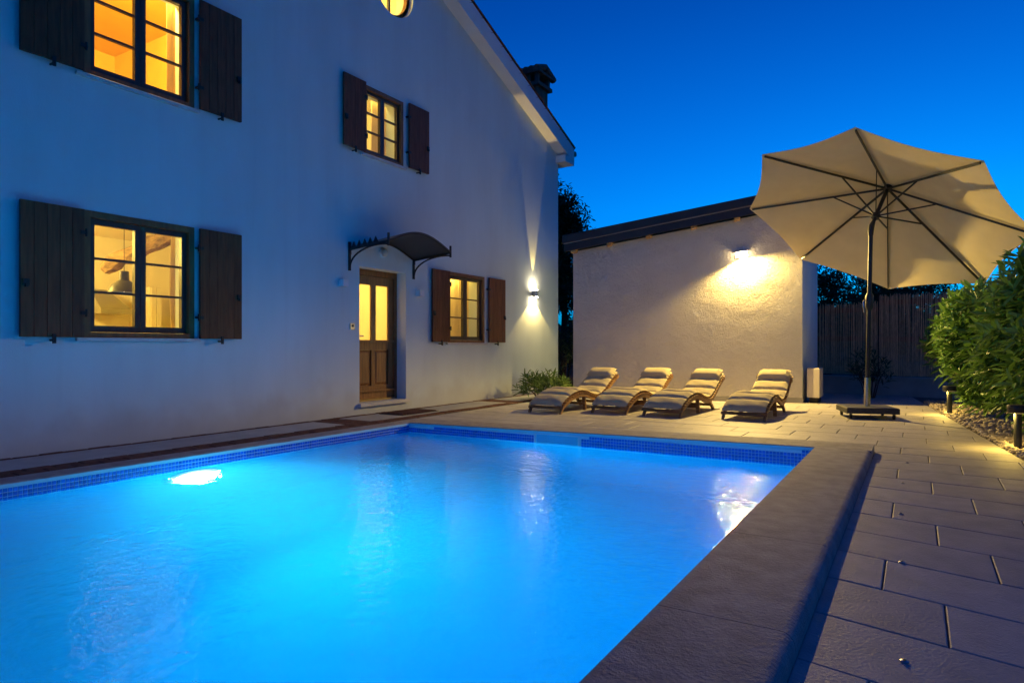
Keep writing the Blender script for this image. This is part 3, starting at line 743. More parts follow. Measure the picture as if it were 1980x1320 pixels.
room('study', 8.6, 11.2, .12, 2.6, 2.6, M['room'], M['room_floor'], P_ROOM['study'], (XF - .6, 9.9, 2.5), WARM3)
room('attic', 7.05, 8.45, 5.95, 7.12, 1.6, M['room'], M['room_floor'], P_ROOM['attic'], (XF - 1.0, 7.2, 6.6), WARM3)
# old ceiling beam in the kitchen, set with hooks and cable
p0 = onx(345, 447, XF - .75); p1 = onx(205, 516, XF - 2.3)
m = MB(); pts = []; rs = []
for i in range(9):
    q = p0.lerp(p1, i / 8) + Vector((0, .02 * math.sin(i * 1.7), .02 * math.sin(i * 2.3))); pts.append(q); rs.append(.105 + .015 * math.sin(i * 2.9))
m.tube(pts, rs, n=9); m.build('ceiling_beam', M['beam'], house)
# pendant lamp
pc = onx(240, 552, XF - 1.05); pz = pc.z
pl = thing('pendant_lamp', (pc.x, pc.y, pz - .12), 'grey bell pendant lamp hanging inside the ground-floor window', 'pendant lamp')
m = MB(); m.lathe([(.04, .17), (.05, .165), (.055, .06), (.085, .042), (.13, .005), (.158, -.045), (.168, -.085), (.160, -.085), (.150, -.045), (.12, 0), (.07, .03), (.04, .035)], (pc.x, pc.y, pz), n=32); m.build('shade', M['pendant'], pl, smooth=True)
m = MB(); m.tube([(pc.x, pc.y, pz + .17), (pc.x, pc.y, 2.66)], .004, n=6); m.build('cord', M['cable'], pl)
m = MB(); m.lathe([(.055, 2.719), (.06, 2.70), (.045, 2.64), (.0, 2.638)], (pc.x, pc.y, 0), n=20); m.build('ceiling_rose', M['pendant'], pl, smooth=True)
m = MB(); m.lathe([(0, -.075), (.05, -.06), (.055, -.02), (.03, .03), (0, .035)], (pc.x, pc.y, pz), n=20); m.build('bulb', M['glow_pend'], pl, smooth=True)
# kitchen hood and cupboards
X0 = XF - th - 3.6
h0 = onx(192, 606, X0 + .5).y; h1 = onx(252, 606, X0 + .5).y; hz = onx(220, 604, X0 + .5).z
hd = thing('range_hood', (X0 + .3, (h0 + h1) / 2, hz), 'grey sloping range hood seen through the lit ground-floor window', 'range hood')
m = MB(); hm = h0 + (h1 - h0) * .35
m.add([(X0, h0, hz + .05), (X0 + .55, h0, hz + .05), (X0 + .55, h1, hz + .05), (X0, h1, hz + .05), (X0, hm - .15, hz + .36), (X0 + .2, hm - .15, hz + .36), (X0 + .2, hm + .1, hz + .36), (X0, hm + .1, hz + .36)],
      [(3, 2, 1, 0), (4, 5, 6, 7), (0, 1, 5, 4), (1, 2, 6, 5), (2, 3, 7, 6), (3, 0, 4, 7)]); m.build('canopy', M['hood'], hd)
MB().box(X0 + .001, X0 + .55, h0, h1, hz - .02, hz + .0495).build('rim', M['hood'], hd)
c0_, c1_ = onx(290, 560, X0 + .6).y, onx(312, 560, X0 + .6).y; cz = onx(296, 555, X0 + .6).z
cb = thing('kitchen_cupboard', (X0 + .3, (c0_ + c1_) / 2, .12), 'tall pale kitchen cupboard seen in the right half of the ground-floor window', 'cupboard')
MB().box(X0 + .001, X0 + .6, c0_, c1_, .12, cz).build('carcass', M['cabinet'], cb)
for s0, s1 in ((c0_ + .01, (c0_ + c1_) / 2 - .005), ((c0_ + c1_) / 2 + .005, c1_ - .01)): MB().box(X0 + .601, X0 + .62, s0, s1, .2, cz - .01).build('cupboard_door', M['room'], cb)
def curtain(ya, yb, za, zb, label, X=XF - .44, tie=0.0, waves=4):
    nu, nv = 28, 10; vs = []; fs = []
    for j in range(nv + 1):
        v = j / nv
        sq = 1 - tie * math.sin(math.pi * v) ** 2
        for i in range(nu + 1):
            u = i / nu; y = ya + (yb - ya) * (u * sq)
            vs.append((X + .03 * math.sin(u * waves * 2 * math.pi + .5 * math.sin(3 * v)), y, za + (zb - za) * v))
    for j in range(nv):
        for i in range(nu): fs.append((j * (nu + 1) + i, j * (nu + 1) + i + 1, (j + 1) * (nu + 1) + i + 1, (j + 1) * (nu + 1) + i))
    t_ = thing('curtain', (X, (ya + yb) / 2, za), label, 'curtain', 'thin curtains inside the windows')
    m = MB(); m.v = vs; m.f = fs; m.build('drape', M['curtain'], t_, smooth=True)
    m = MB(); m.tube([(X, ya - .05, zb + .01), (X, yb + .05, zb + .01)], .010, n=8); m.build('rod', M['brass'], t_)
a, b, c, d = WIN['lower']
curtain(a - .02, a + .34, c - .1, d + .1, 'sheer curtain at the left side of the ground-floor double window', tie=.35)
curtain(b + .28, b - .0, c - .1, d + .1, 'sheer curtain at the right side of the ground-floor double window', tie=-.1)
a, b, c, d = WIN['upper']
curtain(a - .02, a + .20, c - .1, d + .2, 'sheer curtain at the left side of the upper double window', tie=.3)
curtain(b + .25, b - .06, c - .1, d + .2, 'pleated sheer curtain at the right side of the upper double window')
a, b, c, d = WIN['small_up']; curtain(b + .34, a + .62, c - .1, d + .1, 'sheer curtain across the small upper window', waves=6)
a, b, c, d = WIN['small_low']; curtain(b + .34, a + .62, c - .1, d + .1, 'sheer curtain in the small window beside the door', waves=6)
t_ = thing('hall_lamp', (XF - 2.2, 7.93, 1.55), 'round glowing lamp seen blurred through the front door glass', 'lamp')
m = MB(); m.lathe([(0, .08), (.05, .062), (.08, 0), (.05, -.062), (0, -.08)], (XF - 2.2, 7.93, 1.55), n=20); m.build('globe', M['glow_pend'], t_, smooth=True)
MB().box(XF - 2.25, XF - 2.15, 7.88, 7.98, .12, 1.465).build('stand', M['wood_door'], t_)

# door canopy
wl, wr = FY(675), FY(799); PJ = .75; zc = 2.40; rise = .19; lift = .07
cp = thing('door_canopy', (XF, (wl + wr) / 2, 2.15), 'dark arched metal canopy on curled brackets above the front door', 'canopy')
nA = 18; m = MB(); vs = []; fs = []
for q in (0, 1):
    for dz in (0, .012):
        for i in range(nA + 1):
            u = i / nA; vs.append((XF + .01 + PJ * q, wl + (wr - wl) * u, zc + dz + lift * q + rise * math.sin(math.pi * u)))
N = nA + 1
for i in range(nA):
    fs += [(i, i + 1, 2 * N + i + 1, 2 * N + i), (N + i, N + i + 1, 3 * N + i + 1, 3 * N + i), (i, i + 1, N + i + 1, N + i), (2 * N + i, 2 * N + i + 1, 3 * N + i + 1, 3 * N + i)]
fs += [(0, N, 3 * N, 2 * N), (nA, N + nA, 3 * N + nA, 2 * N + nA)]
m.add(vs, fs); m.build('sheet', M['iron2'], cp, smooth=True)
for q in (0, 1):
    m = MB(); m.tube([(XF + .02 + (PJ - .02) * q, wl + (wr - wl) * i / nA, zc - .012 + lift * q + rise * math.sin(math.pi * i / nA)) for i in range(nA + 1)], .014, n=8); m.build('arch', M['iron'], cp, smooth=True)
for yy_ in (wl, wr):
    m = MB(); m.tube([(XF + .02, yy_, zc - .01), (XF + .01 + PJ, yy_, zc - .01 + lift)], .014, n=8); m.build('side_rail', M['iron'], cp)
    m = MB(); pts = []
    for i in range(13):
        t_ = i / 12; pts.append((XF + .02 + (PJ - .02) * (1 - math.cos(t_ * math.pi / 2)), yy_, 2.14 + .285 * math.sin(t_ * math.pi / 2 * 1.12)))
    m.tube(pts, .013, n=8); m.build('bracket', M['iron'], cp, smooth=True)
    for q in (0, 1):
        xx = XF + .022 + (PJ - .02) * q
        m = MB(); m.box(xx - .012, xx + .012, yy_ - .012, yy_ + .012, zc - .08 + lift * q, zc + .10 + lift * q); m.build('post', M['iron'], cp)
    m = MB(); m.box(XF + .001, XF + .02, yy_ - .02, yy_ + .02, 2.09, zc + .1); m.build('wall_bar', M['iron'], cp)
m = MB()
for i in range(5):
    u = .10 + .14 * i; xx = XF + .02 + PJ * u
    m.add([(xx - .05, wl - .004, zc + .01 + lift * u), (xx + .05, wl - .004, zc + .01 + lift * u), (xx, wl - .004, zc + .10 + lift * u), (xx - .05, wl + .004, zc + .01 + lift * u), (xx + .05, wl + .004, zc + .01 + lift * u), (xx, wl + .004, zc + .10 + lift * u)], [(0, 1, 2), (5, 4, 3), (0, 1, 4, 3), (1, 2, 5, 4), (2, 0, 3, 5)])
m.build('crest', M['iron'], cp)

# wall fittings
def cube_lamp(px, py, label):
    q = onx(px, py, XF + .05); t_ = thing('cube_wall_light', (XF, q.y, q.z), label, 'wall light', 'unlit cube wall lights by the door')
    MB().box(XF + .012, XF + .10, q.y - .05, q.y + .05, q.z - .05, q.z + .05).build('housing', M['white_lamp'], t_)
    MB().box(XF + .0005, XF + .0115, q.y - .04, q.y + .04, q.z - .04, q.z + .04).build('backplate', M['white_lamp'], t_)
    for s_ in (-1, 1): MB().box(XF + .03, XF + .085, q.y - .035, q.y + .035, min(q.z + s_ * .0505, q.z + s_ * .053), max(q.z + s_ * .0505, q.z + s_ * .053)).build('lens', M['alu'], t_)
cube_lamp(664, 547, 'small white cube wall light left of the front door, unlit')
cube_lamp(812, 567, 'small white cube wall light between front door and small window, unlit')
q = onx(682, 631, XF + .02); t_ = thing('doorbell', (XF, q.y, q.z), 'small pale doorbell plate on the wall left of the door', 'doorbell')
MB().box(XF + .0005, XF + .02, q.y - .04, q.y + .04, q.z - .045, q.z + .045, bev=0).build('plate', M['alu'], t_)
m = MB(); m.lathe([(.018, .02), (.018, .026), (0, .027)], n=14, m=Matrix.Translation((XF, q.y, q.z + .01)) @ Matrix.Rotation(R(90), 4, 'Y')); m.build('button', M['iron'], t_)
q = onx(744, 488, XF + .05); t_ = thing('porch_light', (XF, q.y, q.z), 'small round pale porch light under the door canopy, unlit', 'wall light')
m = MB(); m.lathe([(.075, .0005), (.075, .03), (.06, .035)], n=24, m=Matrix.Translation((XF, q.y, q.z)) @ Matrix.Rotation(R(90), 4, 'Y')); m.build('base', M['white_lamp'], t_, smooth=True)
m = MB(); m.lathe([(.062, .035), (.06, .06), (.035, .085), (0, .092)], n=24, m=Matrix.Translation((XF, q.y, q.z)) @ Matrix.Rotation(R(90), 4, 'Y')); m.build('globe', M['board'], t_, smooth=True)
# up-and-down wall lamp near the corner
q = onx(1030, 568, XF); uy, uz = q.y, q.z
t_ = thing('wall_lamp', (XF, uy, uz), 'lit up-and-down wall lamp near the corner of the house', 'wall lamp')
m = MB(); m.lathe([(.0, -.070), (.048, -.070), (.048, .070), (0, .070)], (XF + .085, uy, uz), n=24); m.build('housing', M['alu'], t_, smooth=True)
MB().box(XF + .0005, XF + .04, uy - .03, uy + .03, uz - .04, uz + .04).build('bracket', M['alu'], t_)
for s_ in (-1, 1):
    m = MB(); m.lathe([(.038, .0705 * s_), (.034, .077 * s_), (.02, .081 * s_), (0, .082 * s_)], (XF + .085, uy, uz), n=20); m.build('lens', M['glow_small'], t_, smooth=True)
lamp('down_light', 'SPOT', (XF + .085, uy, uz - .10), P_DOWN, WARM2, t_, rot=(0, 0, 0), spot_size=R(104), spot_blend=.06, shadow_soft_size=.012)
lamp('up_light', 'SPOT', (XF + .085, uy, uz + .10), P_UP, WARM2, t_, rot=(math.pi, 0, 0), spot_size=R(25), spot_blend=.3, shadow_soft_size=.012)

# ================================================================== ANNEX
w2 = SHB - SHA; LW = w2.length; wd = w2.normalized(); wn = Vector((wd.y, -wd.x))      # wn points to the terrace
AZ = math.atan2(wd.y, wd.x)
def aw(s_, o_, z): p = SHA + wd * s_ + wn * o_; return Vector((p.x, p.y, z))
def on_annex(px, py):
    r = ray(px, py); den = r.x * wn.x + r.y * wn.y; t_ = (SHA.x * wn.x + SHA.y * wn.y) / den
    p = CAMP + r * t_; return (Vector((p.x, p.y)) - SHA).dot(wd), p.z
sL, zL = on_annex(1108, 487); sR, zR = on_annex(1480, 413); asl = (zR - zL) / (sR - sL)
def az(s_): return zL + asl * (s_ - sL)
annex = thing('annex', (SHA.x, SHA.y, 0), 'low annex with coarse white render and dark sloping roof edge', 'annex')
TH = .30
def P3(lst): return [tuple(p) for p in lst]
m = MB()
m.add(P3([aw(0, 0, -.1), aw(LW, 0, -.1), aw(LW, 0, az(LW)), aw(0, 0, az(0)), aw(0, -TH, -.1), aw(LW - .05, -TH, -.1), aw(LW - .05, -TH, az(LW)), aw(0, -TH, az(0))]),
      [(0, 1, 2, 3), (5, 4, 7, 6), (1, 5, 6, 2), (4, 0, 3, 7), (3, 2, 6, 7), (4, 5, 1, 0)])
m.build('wall', M['render'], annex)
e1 = Vector((SHB.x + .02, SHB.y + 1.95)); i1 = Vector((e1.x - .3, e1.y))
m = MB(); pw = [(SHB.x - .001, SHB.y + .003), (e1.x, e1.y), (i1.x, i1.y), (SHB.x - .32, SHB.y + .2)]
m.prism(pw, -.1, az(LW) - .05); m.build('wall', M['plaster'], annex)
e0 = SHA - wn * 3.0
m = MB(); pw = [tuple(SHA - wn * (TH + .001)), tuple(e0), tuple(e0 + wd * .3), tuple(SHA - wn * (TH + .001) + wd * .3)]
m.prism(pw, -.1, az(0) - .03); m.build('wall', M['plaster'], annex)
m = MB(); m.add(P3([aw(0, .0005, -.05), aw(LW + .012, .0005, -.05), aw(LW + .012, .018, -.05), aw(0, .018, -.05), aw(0, .0005, .095), aw(LW + .012, .0005, .095), aw(LW + .012, .012, .095), aw(0, .012, .095)]),
      [(3, 2, 1, 0), (4, 5, 6, 7), (0, 1, 5, 4), (1, 2, 6, 5), (2, 3, 7, 6), (3, 0, 4, 7)]); m.build('plinth', M['concrete'], annex)
def slab(s0, s1, o0, o1, d0, d1, name, mt, par=annex):
    m = MB(); v = []
    for d in (d0, d1):
        v += [aw(s0, o0, az(s0) + d), aw(s1, o0, az(s1) + d), aw(s1, o1, az(s1) + d), aw(s0, o1, az(s0) + d)]
    m.add(P3(v), [(3, 2, 1, 0), (4, 5, 6, 7), (0, 1, 5, 4), (1, 2, 6, 5), (2, 3, 7, 6), (3, 0, 4, 7)]); return m.build(name, mt, par)
rf = slab(-.13, LW + .25, -3.2, .16, .075, .16, 'roof', M['fascia'])
slab(-.14, LW + .26, .1605, .20, .005, .145, 'fascia_board', M['fascia'], rf)
slab(-.15, LW + .27, .1605, .215, .150, .158, 'drip_edge', M['fascia2'], rf)
slab(-.17, LW + .29, .1605, .235, .162, .315, 'roof_edge', M['fascia'], rf)
slab(-.17, LW + .29, -3.2, .160, .162, .30, 'roof_cover', M['fascia'], rf)
for px in (1112, 1180, 1255, 1342, 1425):
    s_, _ = on_annex(px, 460 if px < 1250 else 430)
    slab(s_ - .05, s_ + .05, -.2, .155, -.035, .07, 'rafter_end', M['timber_raw'], rf)
s_, _ = on_annex(1540, 430); slab(s_ - .05, s_ + .05, -.2, .155, -.035, .07, 'rafter_end', M['timber_raw'], rf)
# bulkhead lamp on the annex wall
s_, z_ = on_annex(1434, 492); LP = aw(s_, 0, z_)
al = thing('bulkhead_lamp', LP, 'brightly lit hooded bulkhead lamp on the annex wall above the loungers', 'wall lamp')
fm = Matrix.Translation(LP) @ Matrix.Rotation(AZ, 4, 'Z') @ Matrix.Rotation(R(-6), 4, 'Y')   # local x along wall, -y out of the wall, z up
m = MB(); m.box(-.11, .11, -.018, -.001, -.06, .0415, m=fm); m.build('backplate', M['white_lamp'], al)
m = MB(); m.box(-.12, .12, -.085, -.002, .042, .052, m=fm); m.build('hood', M['white_lamp'], al)
m = MB(); m.lathe([(0, .085), (.024, .075), (.034, 0), (.024, -.075), (0, -.085)], n=20, m=fm @ Matrix.Translation((0, -.055, .0)) @ Matrix.Rotation(R(90), 4, 'Y')); m.build('bulb', M['glow_warm'], al, smooth=True)
m = MB(); m.tube([tuple(fm @ Vector((.05, -.012, .053))), tuple(fm @ Vector((.05, -.012, .14)))], .012, n=8); m.build('conduit', M['white_lamp'], al)
lp = fm @ Vector((0, -.024, -.075))
ax_ = (fm.to_3x3() @ Vector((.17, -.35, -.92))).normalized()
lamp('bulkhead_light', 'SPOT', lp, P_SHED, WARM2, al, rot=ax_.to_track_quat('-Z', 'Y').to_euler(), spot_size=R(172), spot_blend=.40, shadow_soft_size=.02)

# pale board leaning by the annex side wall
c0 = Vector((SHB.x + .07, SHB.y + .05, 0))
bo = thing('leaning_board', c0, 'pale beige panel leaning against the annex corner', 'panel')
MB().box(c0.x, c0.x + .20, c0.y + .0, c0.y + .55, .1, .62, bev=.01).build('panel', M['board'], bo)
MB().box(c0.x + .03, c0.x + .17, c0.y + .04, c0.y + .5, -.003, .0995).build('foot', M['rubber'], bo)

# ================================================================== LOUNGERS
PR = [(-.01, .0), (.05, .09), (.14, .15), (.30, .215), (.48, .26), (.66, .275), (.84, .255), (1.02, .205), (1.20, .18), (1.38, .205), (1.55, .275), (1.72, .365), (1.88, .445), (2.04, .515)]
def wk(y): return 1 - .13 * min(1, max(0, (y - .9) / 1.0))     # the back is a little narrower than the foot end
def spline(pts, n):
    pts = [Vector((0, *p)) for p in pts]; P = [pts[0] * 2 - pts[1]] + pts + [pts[-1] * 2 - pts[-2]]; o = []
    for i in range(1, len(P) - 2):
        for k in range(n):
            t = k / n; a, b, c, d = P[i - 1], P[i], P[i + 1], P[i + 2]
            o.append(.5 * ((2 * b) + (c - a) * t + (2 * a - 5 * b + 4 * c - d) * t * t + (3 * b - a - 3 * c + d) * t ** 3))
    return o + [pts[-1]]
CUR = spline(PR, 6); ACC = [0.0]
for a, b in zip(CUR[:-1], CUR[1:]): ACC.append(ACC[-1] + (b - a).length)
def at_s(s_):
    s_ = max(0, min(ACC[-1] - 1e-6, s_)); i = max(0, min(len(ACC) - 2, int(np.searchsorted(ACC, s_) - 1)))
    f = (s_ - ACC[i]) / (ACC[i + 1] - ACC[i]); p = CUR[i].lerp(CUR[i + 1], f)
    t = (CUR[min(i + 2, len(CUR) - 1)] - CUR[max(i - 1, 0)]).normalized(); return p, t, Vector((0, -t.z, t.y))
def lounger(loc, rz, label):
    t = thing('sun_lounger', loc, label, 'sun lounger', 'wooden loungers in a row before the annex', rz)
    ORG[t] = Vector((0, 0, 0)); W_ = .60
    for sx in (-1, 1):
        m = MB(); n_ = 40; vs = []
        for i in range(n_ + 1):
            p, tt, nn = at_s(ACC[-1] * i / n_); th_ = .052 if i > 3 else .045
            for u, h in ((-1, 0), (1, 0), (1, -th_), (-1, -th_)):
                q = p + nn * h; vs.append((sx * (W_ / 2 - .025) * wk(q.y) + u * .015, q.y, max(0.0, q.z)))
        fs = [(3, 2, 1, 0), tuple(4 * n_ + k for k in range(4))]
        for i in range(n_):
            for k in range(4): fs.append((4 * i + k, 4 * i + (k + 1) % 4, 4 * i + 4 + (k + 1) % 4, 4 * i + 4 + k))
        m.add(vs, fs); m.build('side_rail', M['acacia'], t, smooth=True)
        m = MB(); m.tube([(sx * (W_ / 2 - .062), .80, .235), (sx * (W_ / 2 - .062), .84, .0)], 0, rect=(.03, .05)); m.build('leg', M['acacia'], t)
        m = MB(); m.tube([(sx * (W_ / 2 - .075), 1.36, .175), (sx * (W_ / 2 - .075), 1.56, .0)], 0, rect=(.03, .05)); m.build('leg', M['acacia'], t)
    for yy_, zz in ((.825, .08), (1.50, .06)):
        MB().box(-W_ / 2 + .092, W_ / 2 - .092, yy_ - .012, yy_ + .012, zz, zz + .04).build('crossbar', M['acacia'], t)
    s_ = .10
    me = MB().box(-W_ / 2 - .006, W_ / 2 + .006, -.022, .022, 0, .014).mesh('slat', M['acacia'])
    while s_ < ACC[-1]:
        p, tt, nn = at_s(s_); o = bpy.data.objects.new('slat', me); link(o, t)
        o.location = p + nn * .001; o.rotation_euler = (math.atan2(tt.z, tt.y), 0, 0); o.scale = (wk(p.y), 1, 1); s_ += .072
    # cushion of padded channels
    ns = 8; s0, s1 = .10, ACC[-1] + .0
    Ls = (s1 - s0) / ns
    for k in range(ns):
        a, b = s0 + Ls * k, s0 + Ls * (k + 1); nu, nv = 9, 10; T_ = .062; vs = []; fs = []
        for side in (0, 1):
            for i in range(nu + 1):
                u = i / nu; uu = 2 * u - 1; p, tt, nn = at_s(a + (b - a) * (.022 + .956 * u))
                for j in range(nv + 1):
                    v = 2 * j / nv - 1
                    e = max(0, (1 - abs(uu) ** 5.0)) ** .6 * max(0, (1 - abs(v) ** 9)) ** .5
                    e = max(e, .0)
                    wob = .004 * math.sin(5.1 * v + 2.3 * k + 3 * uu)
                    h = .017 + T_ * .5 + (T_ * .62 * e + wob * e if side else -T_ * .5 * e)
                    if k == ns - 1: h += .012 * e * side
                    q = p + nn * h; vs.append((v * (W_ / 2 - .012 - .006 * (1 - abs(uu))) * wk(q.y), q.y, q.z))
        N = (nu + 1) * (nv + 1)
        for side in (0, 1):
            for i in range(nu):
                for j in range(nv):
                    q = side * N + i * (nv + 1) + j; fs.append((q, q + 1, q + nv + 2, q + nv + 1))
        m = MB(); m.add(vs, fs); m.build('cushion_segment', M['fabric'], t, smooth=True)
    # head pillow folded over the top
    a, b = ACC[-1] - .26, ACC[-1] + .0; vs = []; fs = []; nu, nv = 10, 10
    for side in (0, 1):
        for i in range(nu + 1):
            u = i / nu; uu = 2 * u - 1; p, tt, nn = at_s(a + (b - a) * u)
            for j in range(nv + 1):
                v = 2 * j / nv - 1; e = max(0, (1 - abs(uu) ** 2.6)) ** .5 * max(0, (1 - abs(v) ** 8)) ** .5
                h = .098 + (.055 * e if side else -.03 * e); q = p + nn * h + tt * .02; vs.append((v * (W_ / 2 - .03) * wk(q.y), q.y, q.z))
    for side in (0, 1):
        for i in range(nu):
            for j in range(nv):
                q = side * N * 0 + side * (nu + 1) * (nv + 1) + i * (nv + 1) + j; fs.append((q, q + 1, q + nv + 2, q + nv + 1))
    m = MB(); m.add(vs, fs); m.build('head_pillow', M['fabric'], t, smooth=True)
    for sx in (-1, 1):
        m = MB(); p, tt, nn = at_s(ACC[-1] - .12)
        m.tube([Vector((sx * (W_ / 2 - .02) * wk(p.y), p.y, p.z)) + nn * .10, Vector((sx * (W_ / 2 + .008) * wk(p.y), p.y, p.z)) + nn * .05, Vector((sx * (W_ / 2 + .008) * wk(p.y), p.y, p.z)) - nn * .03], 0, rect=(.02, .004)); m.build('strap', M['fabric'], t)
    return t
spots = [(((1026, 798), (1079, 799)), -3, 'sun lounger nearest the house, beside the small bush'),
         (((1144, 799.5), (1209, 800.5)), -2, 'second sun lounger from the house with beige channelled cushion'),
         (((1242, 805), (1315, 807)), -4, 'third sun lounger from the house with beige channelled cushion'),
         (((1390, 811.5), (1484, 814)), -2, 'sun lounger farthest from the house, at the annex corner')]
first = None
for (pa, pb), rz, lab in spots:
    ga, gb = gnd(*pa), gnd(*pb); c = (ga + gb) / 2
    if first is None: first = lounger(c, R(rz), lab); o = first
    else:
        o = copy_tree(first); o.location = c; o.rotation_euler = (0, 0, R(rz)); o['label'] = lab

# ================================================================== PARASOL
base = Vector((-.589, 10.59, 0)); J = Vector((-.5387, 10.6214, 2.6912)); n3 = Vector((.28423, .43187, .85598)).normalized()
ps = thing('parasol', base, 'large tilted beige parasol on a dark pole with a square wheeled base', 'parasol')
hub = J + n3 * .7323; RAD, DR = 1.864, .6055; ROT = -1.12878
u = n3.cross(Vector((0, 0, 1))).normalized(); v = n3.cross(u)
def rim(k): a = ROT + k * math.pi / 4; return hub - n3 * DR + (u * math.cos(a) + v * math.sin(a)) * RAD
fm = Matrix.Translation(base) @ Matrix.Rotation(R(17), 4, 'Z')
m = MB(); m.box(-.33, .33, -.33, .33, .075, .155, m=fm, bev=.012); bs = m.build('base_slab', M['granite'], ps)
for sx in (-1, 1):
    for sy in (-1, 1):
        m = MB(); q = fm @ Vector((sx * .27, sy * .27, .036)); ax = (fm.to_3x3() @ Vector((1, 0, 0)))
        m.tube([q - ax * .014, q + ax * .014], .036, n=14); m.build('caster', M['rubber'], bs, smooth=True)
        m = MB(); m.box(sx * .27 - .02, sx * .27 + .02, sy * .27 - .012, sy * .27 + .012, .045, .0745, m=fm); m.build('caster_fork', M['steel'], bs)
def along(z): return base.lerp(J, z / J.z)
m = MB(); m.tube([along(.156), along(.56)], .040, n=20); m.build('sleeve', M['steel'], ps, smooth=True)
m = MB(); m.tube([along(.12), along(2.62)], .029, n=18); m.build('pole', M['pole'], ps, smooth=True)
m = MB(); m.tube([along(1.52), along(1.58), along(1.72), along(1.76)], [.034, .052, .052, .034], n=16); m.build('crank_housing', M['pole'], ps, smooth=True)
q = along(1.66); m = MB(); m.tube([q, q + Vector((-.06, -.05, 0)), q + Vector((-.075, -.065, -.03)), q + Vector((-.06, -.052, -.17))], .011, n=8); m.build('crank_handle', M['steel'], ps, smooth=True)
m = MB(); m.tube([along(2.58), along(2.64), J + n3 * .03, J + n3 * .09], [.033, .038, .038, .03], n=16); m.build('tilt_joint', M['pole'], ps, smooth=True)
m = MB(); m.tube([J + n3 * .03, hub - n3 * .02], .026, n=16); m.build('upper_pole', M['pole'], ps, smooth=True)
m = MB(); m.tube([hub - n3 * .07, hub - n3 * .01], .058, n=20); m.build('hub', M['pole'], ps, smooth=True)
RN = J + n3 * .20
m = MB(); m.tube([RN - n3 * .035, RN + n3 * .035], .052, n=20); m.build('runner', M['pole'], ps, smooth=True)
m = MB(); m.tube([hub + n3 * .03, hub + n3 * .08, hub + n3 * .11], [.02, .025, .005], n=12); m.build('finial', M['pole'], ps, smooth=True)
for k in range(8):
    e = rim(k); d = (e - hub).normalized()
    r_ = MB().tube([hub - n3 * .045 + d * .04, e - d * .05 - n3 * .012], 0, rect=(.018, .028)).build('rib', M['pole'], ps)
    mid = (hub - n3 * .045).lerp(e, .36) - n3 * .015
    MB().tube([RN + (mid - RN).normalized() * .05, mid], 0, rect=(.014, .020)).build('strut', M['pole'], ps)
for k in range(8):
    a, b = rim(k), rim(k + 1); nu, nv = 10, 12; vs = []; fs = []
    for side in (0, 1):
        for i in range(nu + 1):
            s_ = i / nu
            for j in range(nv + 1):
                t_ = j / nv; e = a.lerp(b, t_); c_ = (a + b) / 2
                sag = math.sin(math.pi * t_)
                e2 = e + (hub - n3 * DR - e) * (.04 * sag)          # hem curves inwards
                p = hub.lerp(e2, s_) - n3 * (.022 * sag * s_ * (1.25 - s_)) + n3 * (.012 + .003 * side)
                vs.append(p)
    N = (nu + 1) * (nv + 1)
    for side in (0, 1):
        for i in range(nu):
            for j in range(nv):
                q = side * N + i * (nv + 1) + j
                if i == 0: fs.append((side * N, side * N + (nv + 1) + j, side * N + (nv + 1) + j + 1))
                else: fs.append((q, q + 1, q + nv + 2, q + nv + 1))
    for j in range(nv): q = nu * (nv + 1) + j; fs.append((q, q + 1, N + q + 1, N + q))
    m = MB(); m.v = [tuple(p) for p in vs]; m.f = fs; m.build('canopy_panel', M['canvas'], ps, smooth=True)

# ================================================================== PEBBLES
def ico():
    bm = bmesh.new(); bmesh.ops.create_icosphere(bm, subdivisions=1, radius=1); v = np.array([tuple(q.co) for q in bm.verts]); f = np.array([[q.index for q in p.verts] for p in bm.faces]); bm.free(); return v, f
iv, if_ = ico()
VV, FF = [], []; nb = 0
for i in range(4200):
    y = rng.uniform(6.2, 13.9); wdt = .95
    x = bound(y) + .02 + wdt * rng.random() ** 1.25
    r_ = rng.uniform(.018, .038); sc = np.array([r_ * rng.uniform(1.0, 1.7), r_ * rng.uniform(.8, 1.1), r_ * rng.uniform(.45, .75)])
    if x - sc[0] < bound(y): x = bound(y) + sc[0] + .004
    ax = rng.normal(size=3) * .35; M3 = np.array(Matrix.Rotation(rng.uniform(0, 6.28), 3, 'Z') @ Matrix.Rotation(ax[0], 3, 'X') @ Matrix.Rotation(ax[1], 3, 'Y'))
    vv = (iv * (1 + .10 * rng.normal(size=(len(iv), 1))) * sc) @ M3.T + np.array([x, y, rng.uniform(-.015, .035)])
    VV.append(vv); FF.append(if_ + nb); nb += len(iv)
o = bpy.data.objects.new('pebble_bed', raw_mesh('pebble_bed', np.concatenate(VV), np.concatenate(FF), M['pebble'], True)); link(o)
tag(o, 'bed of rounded tan pebbles between paving and hedge', 'pebbles', kind='stuff')

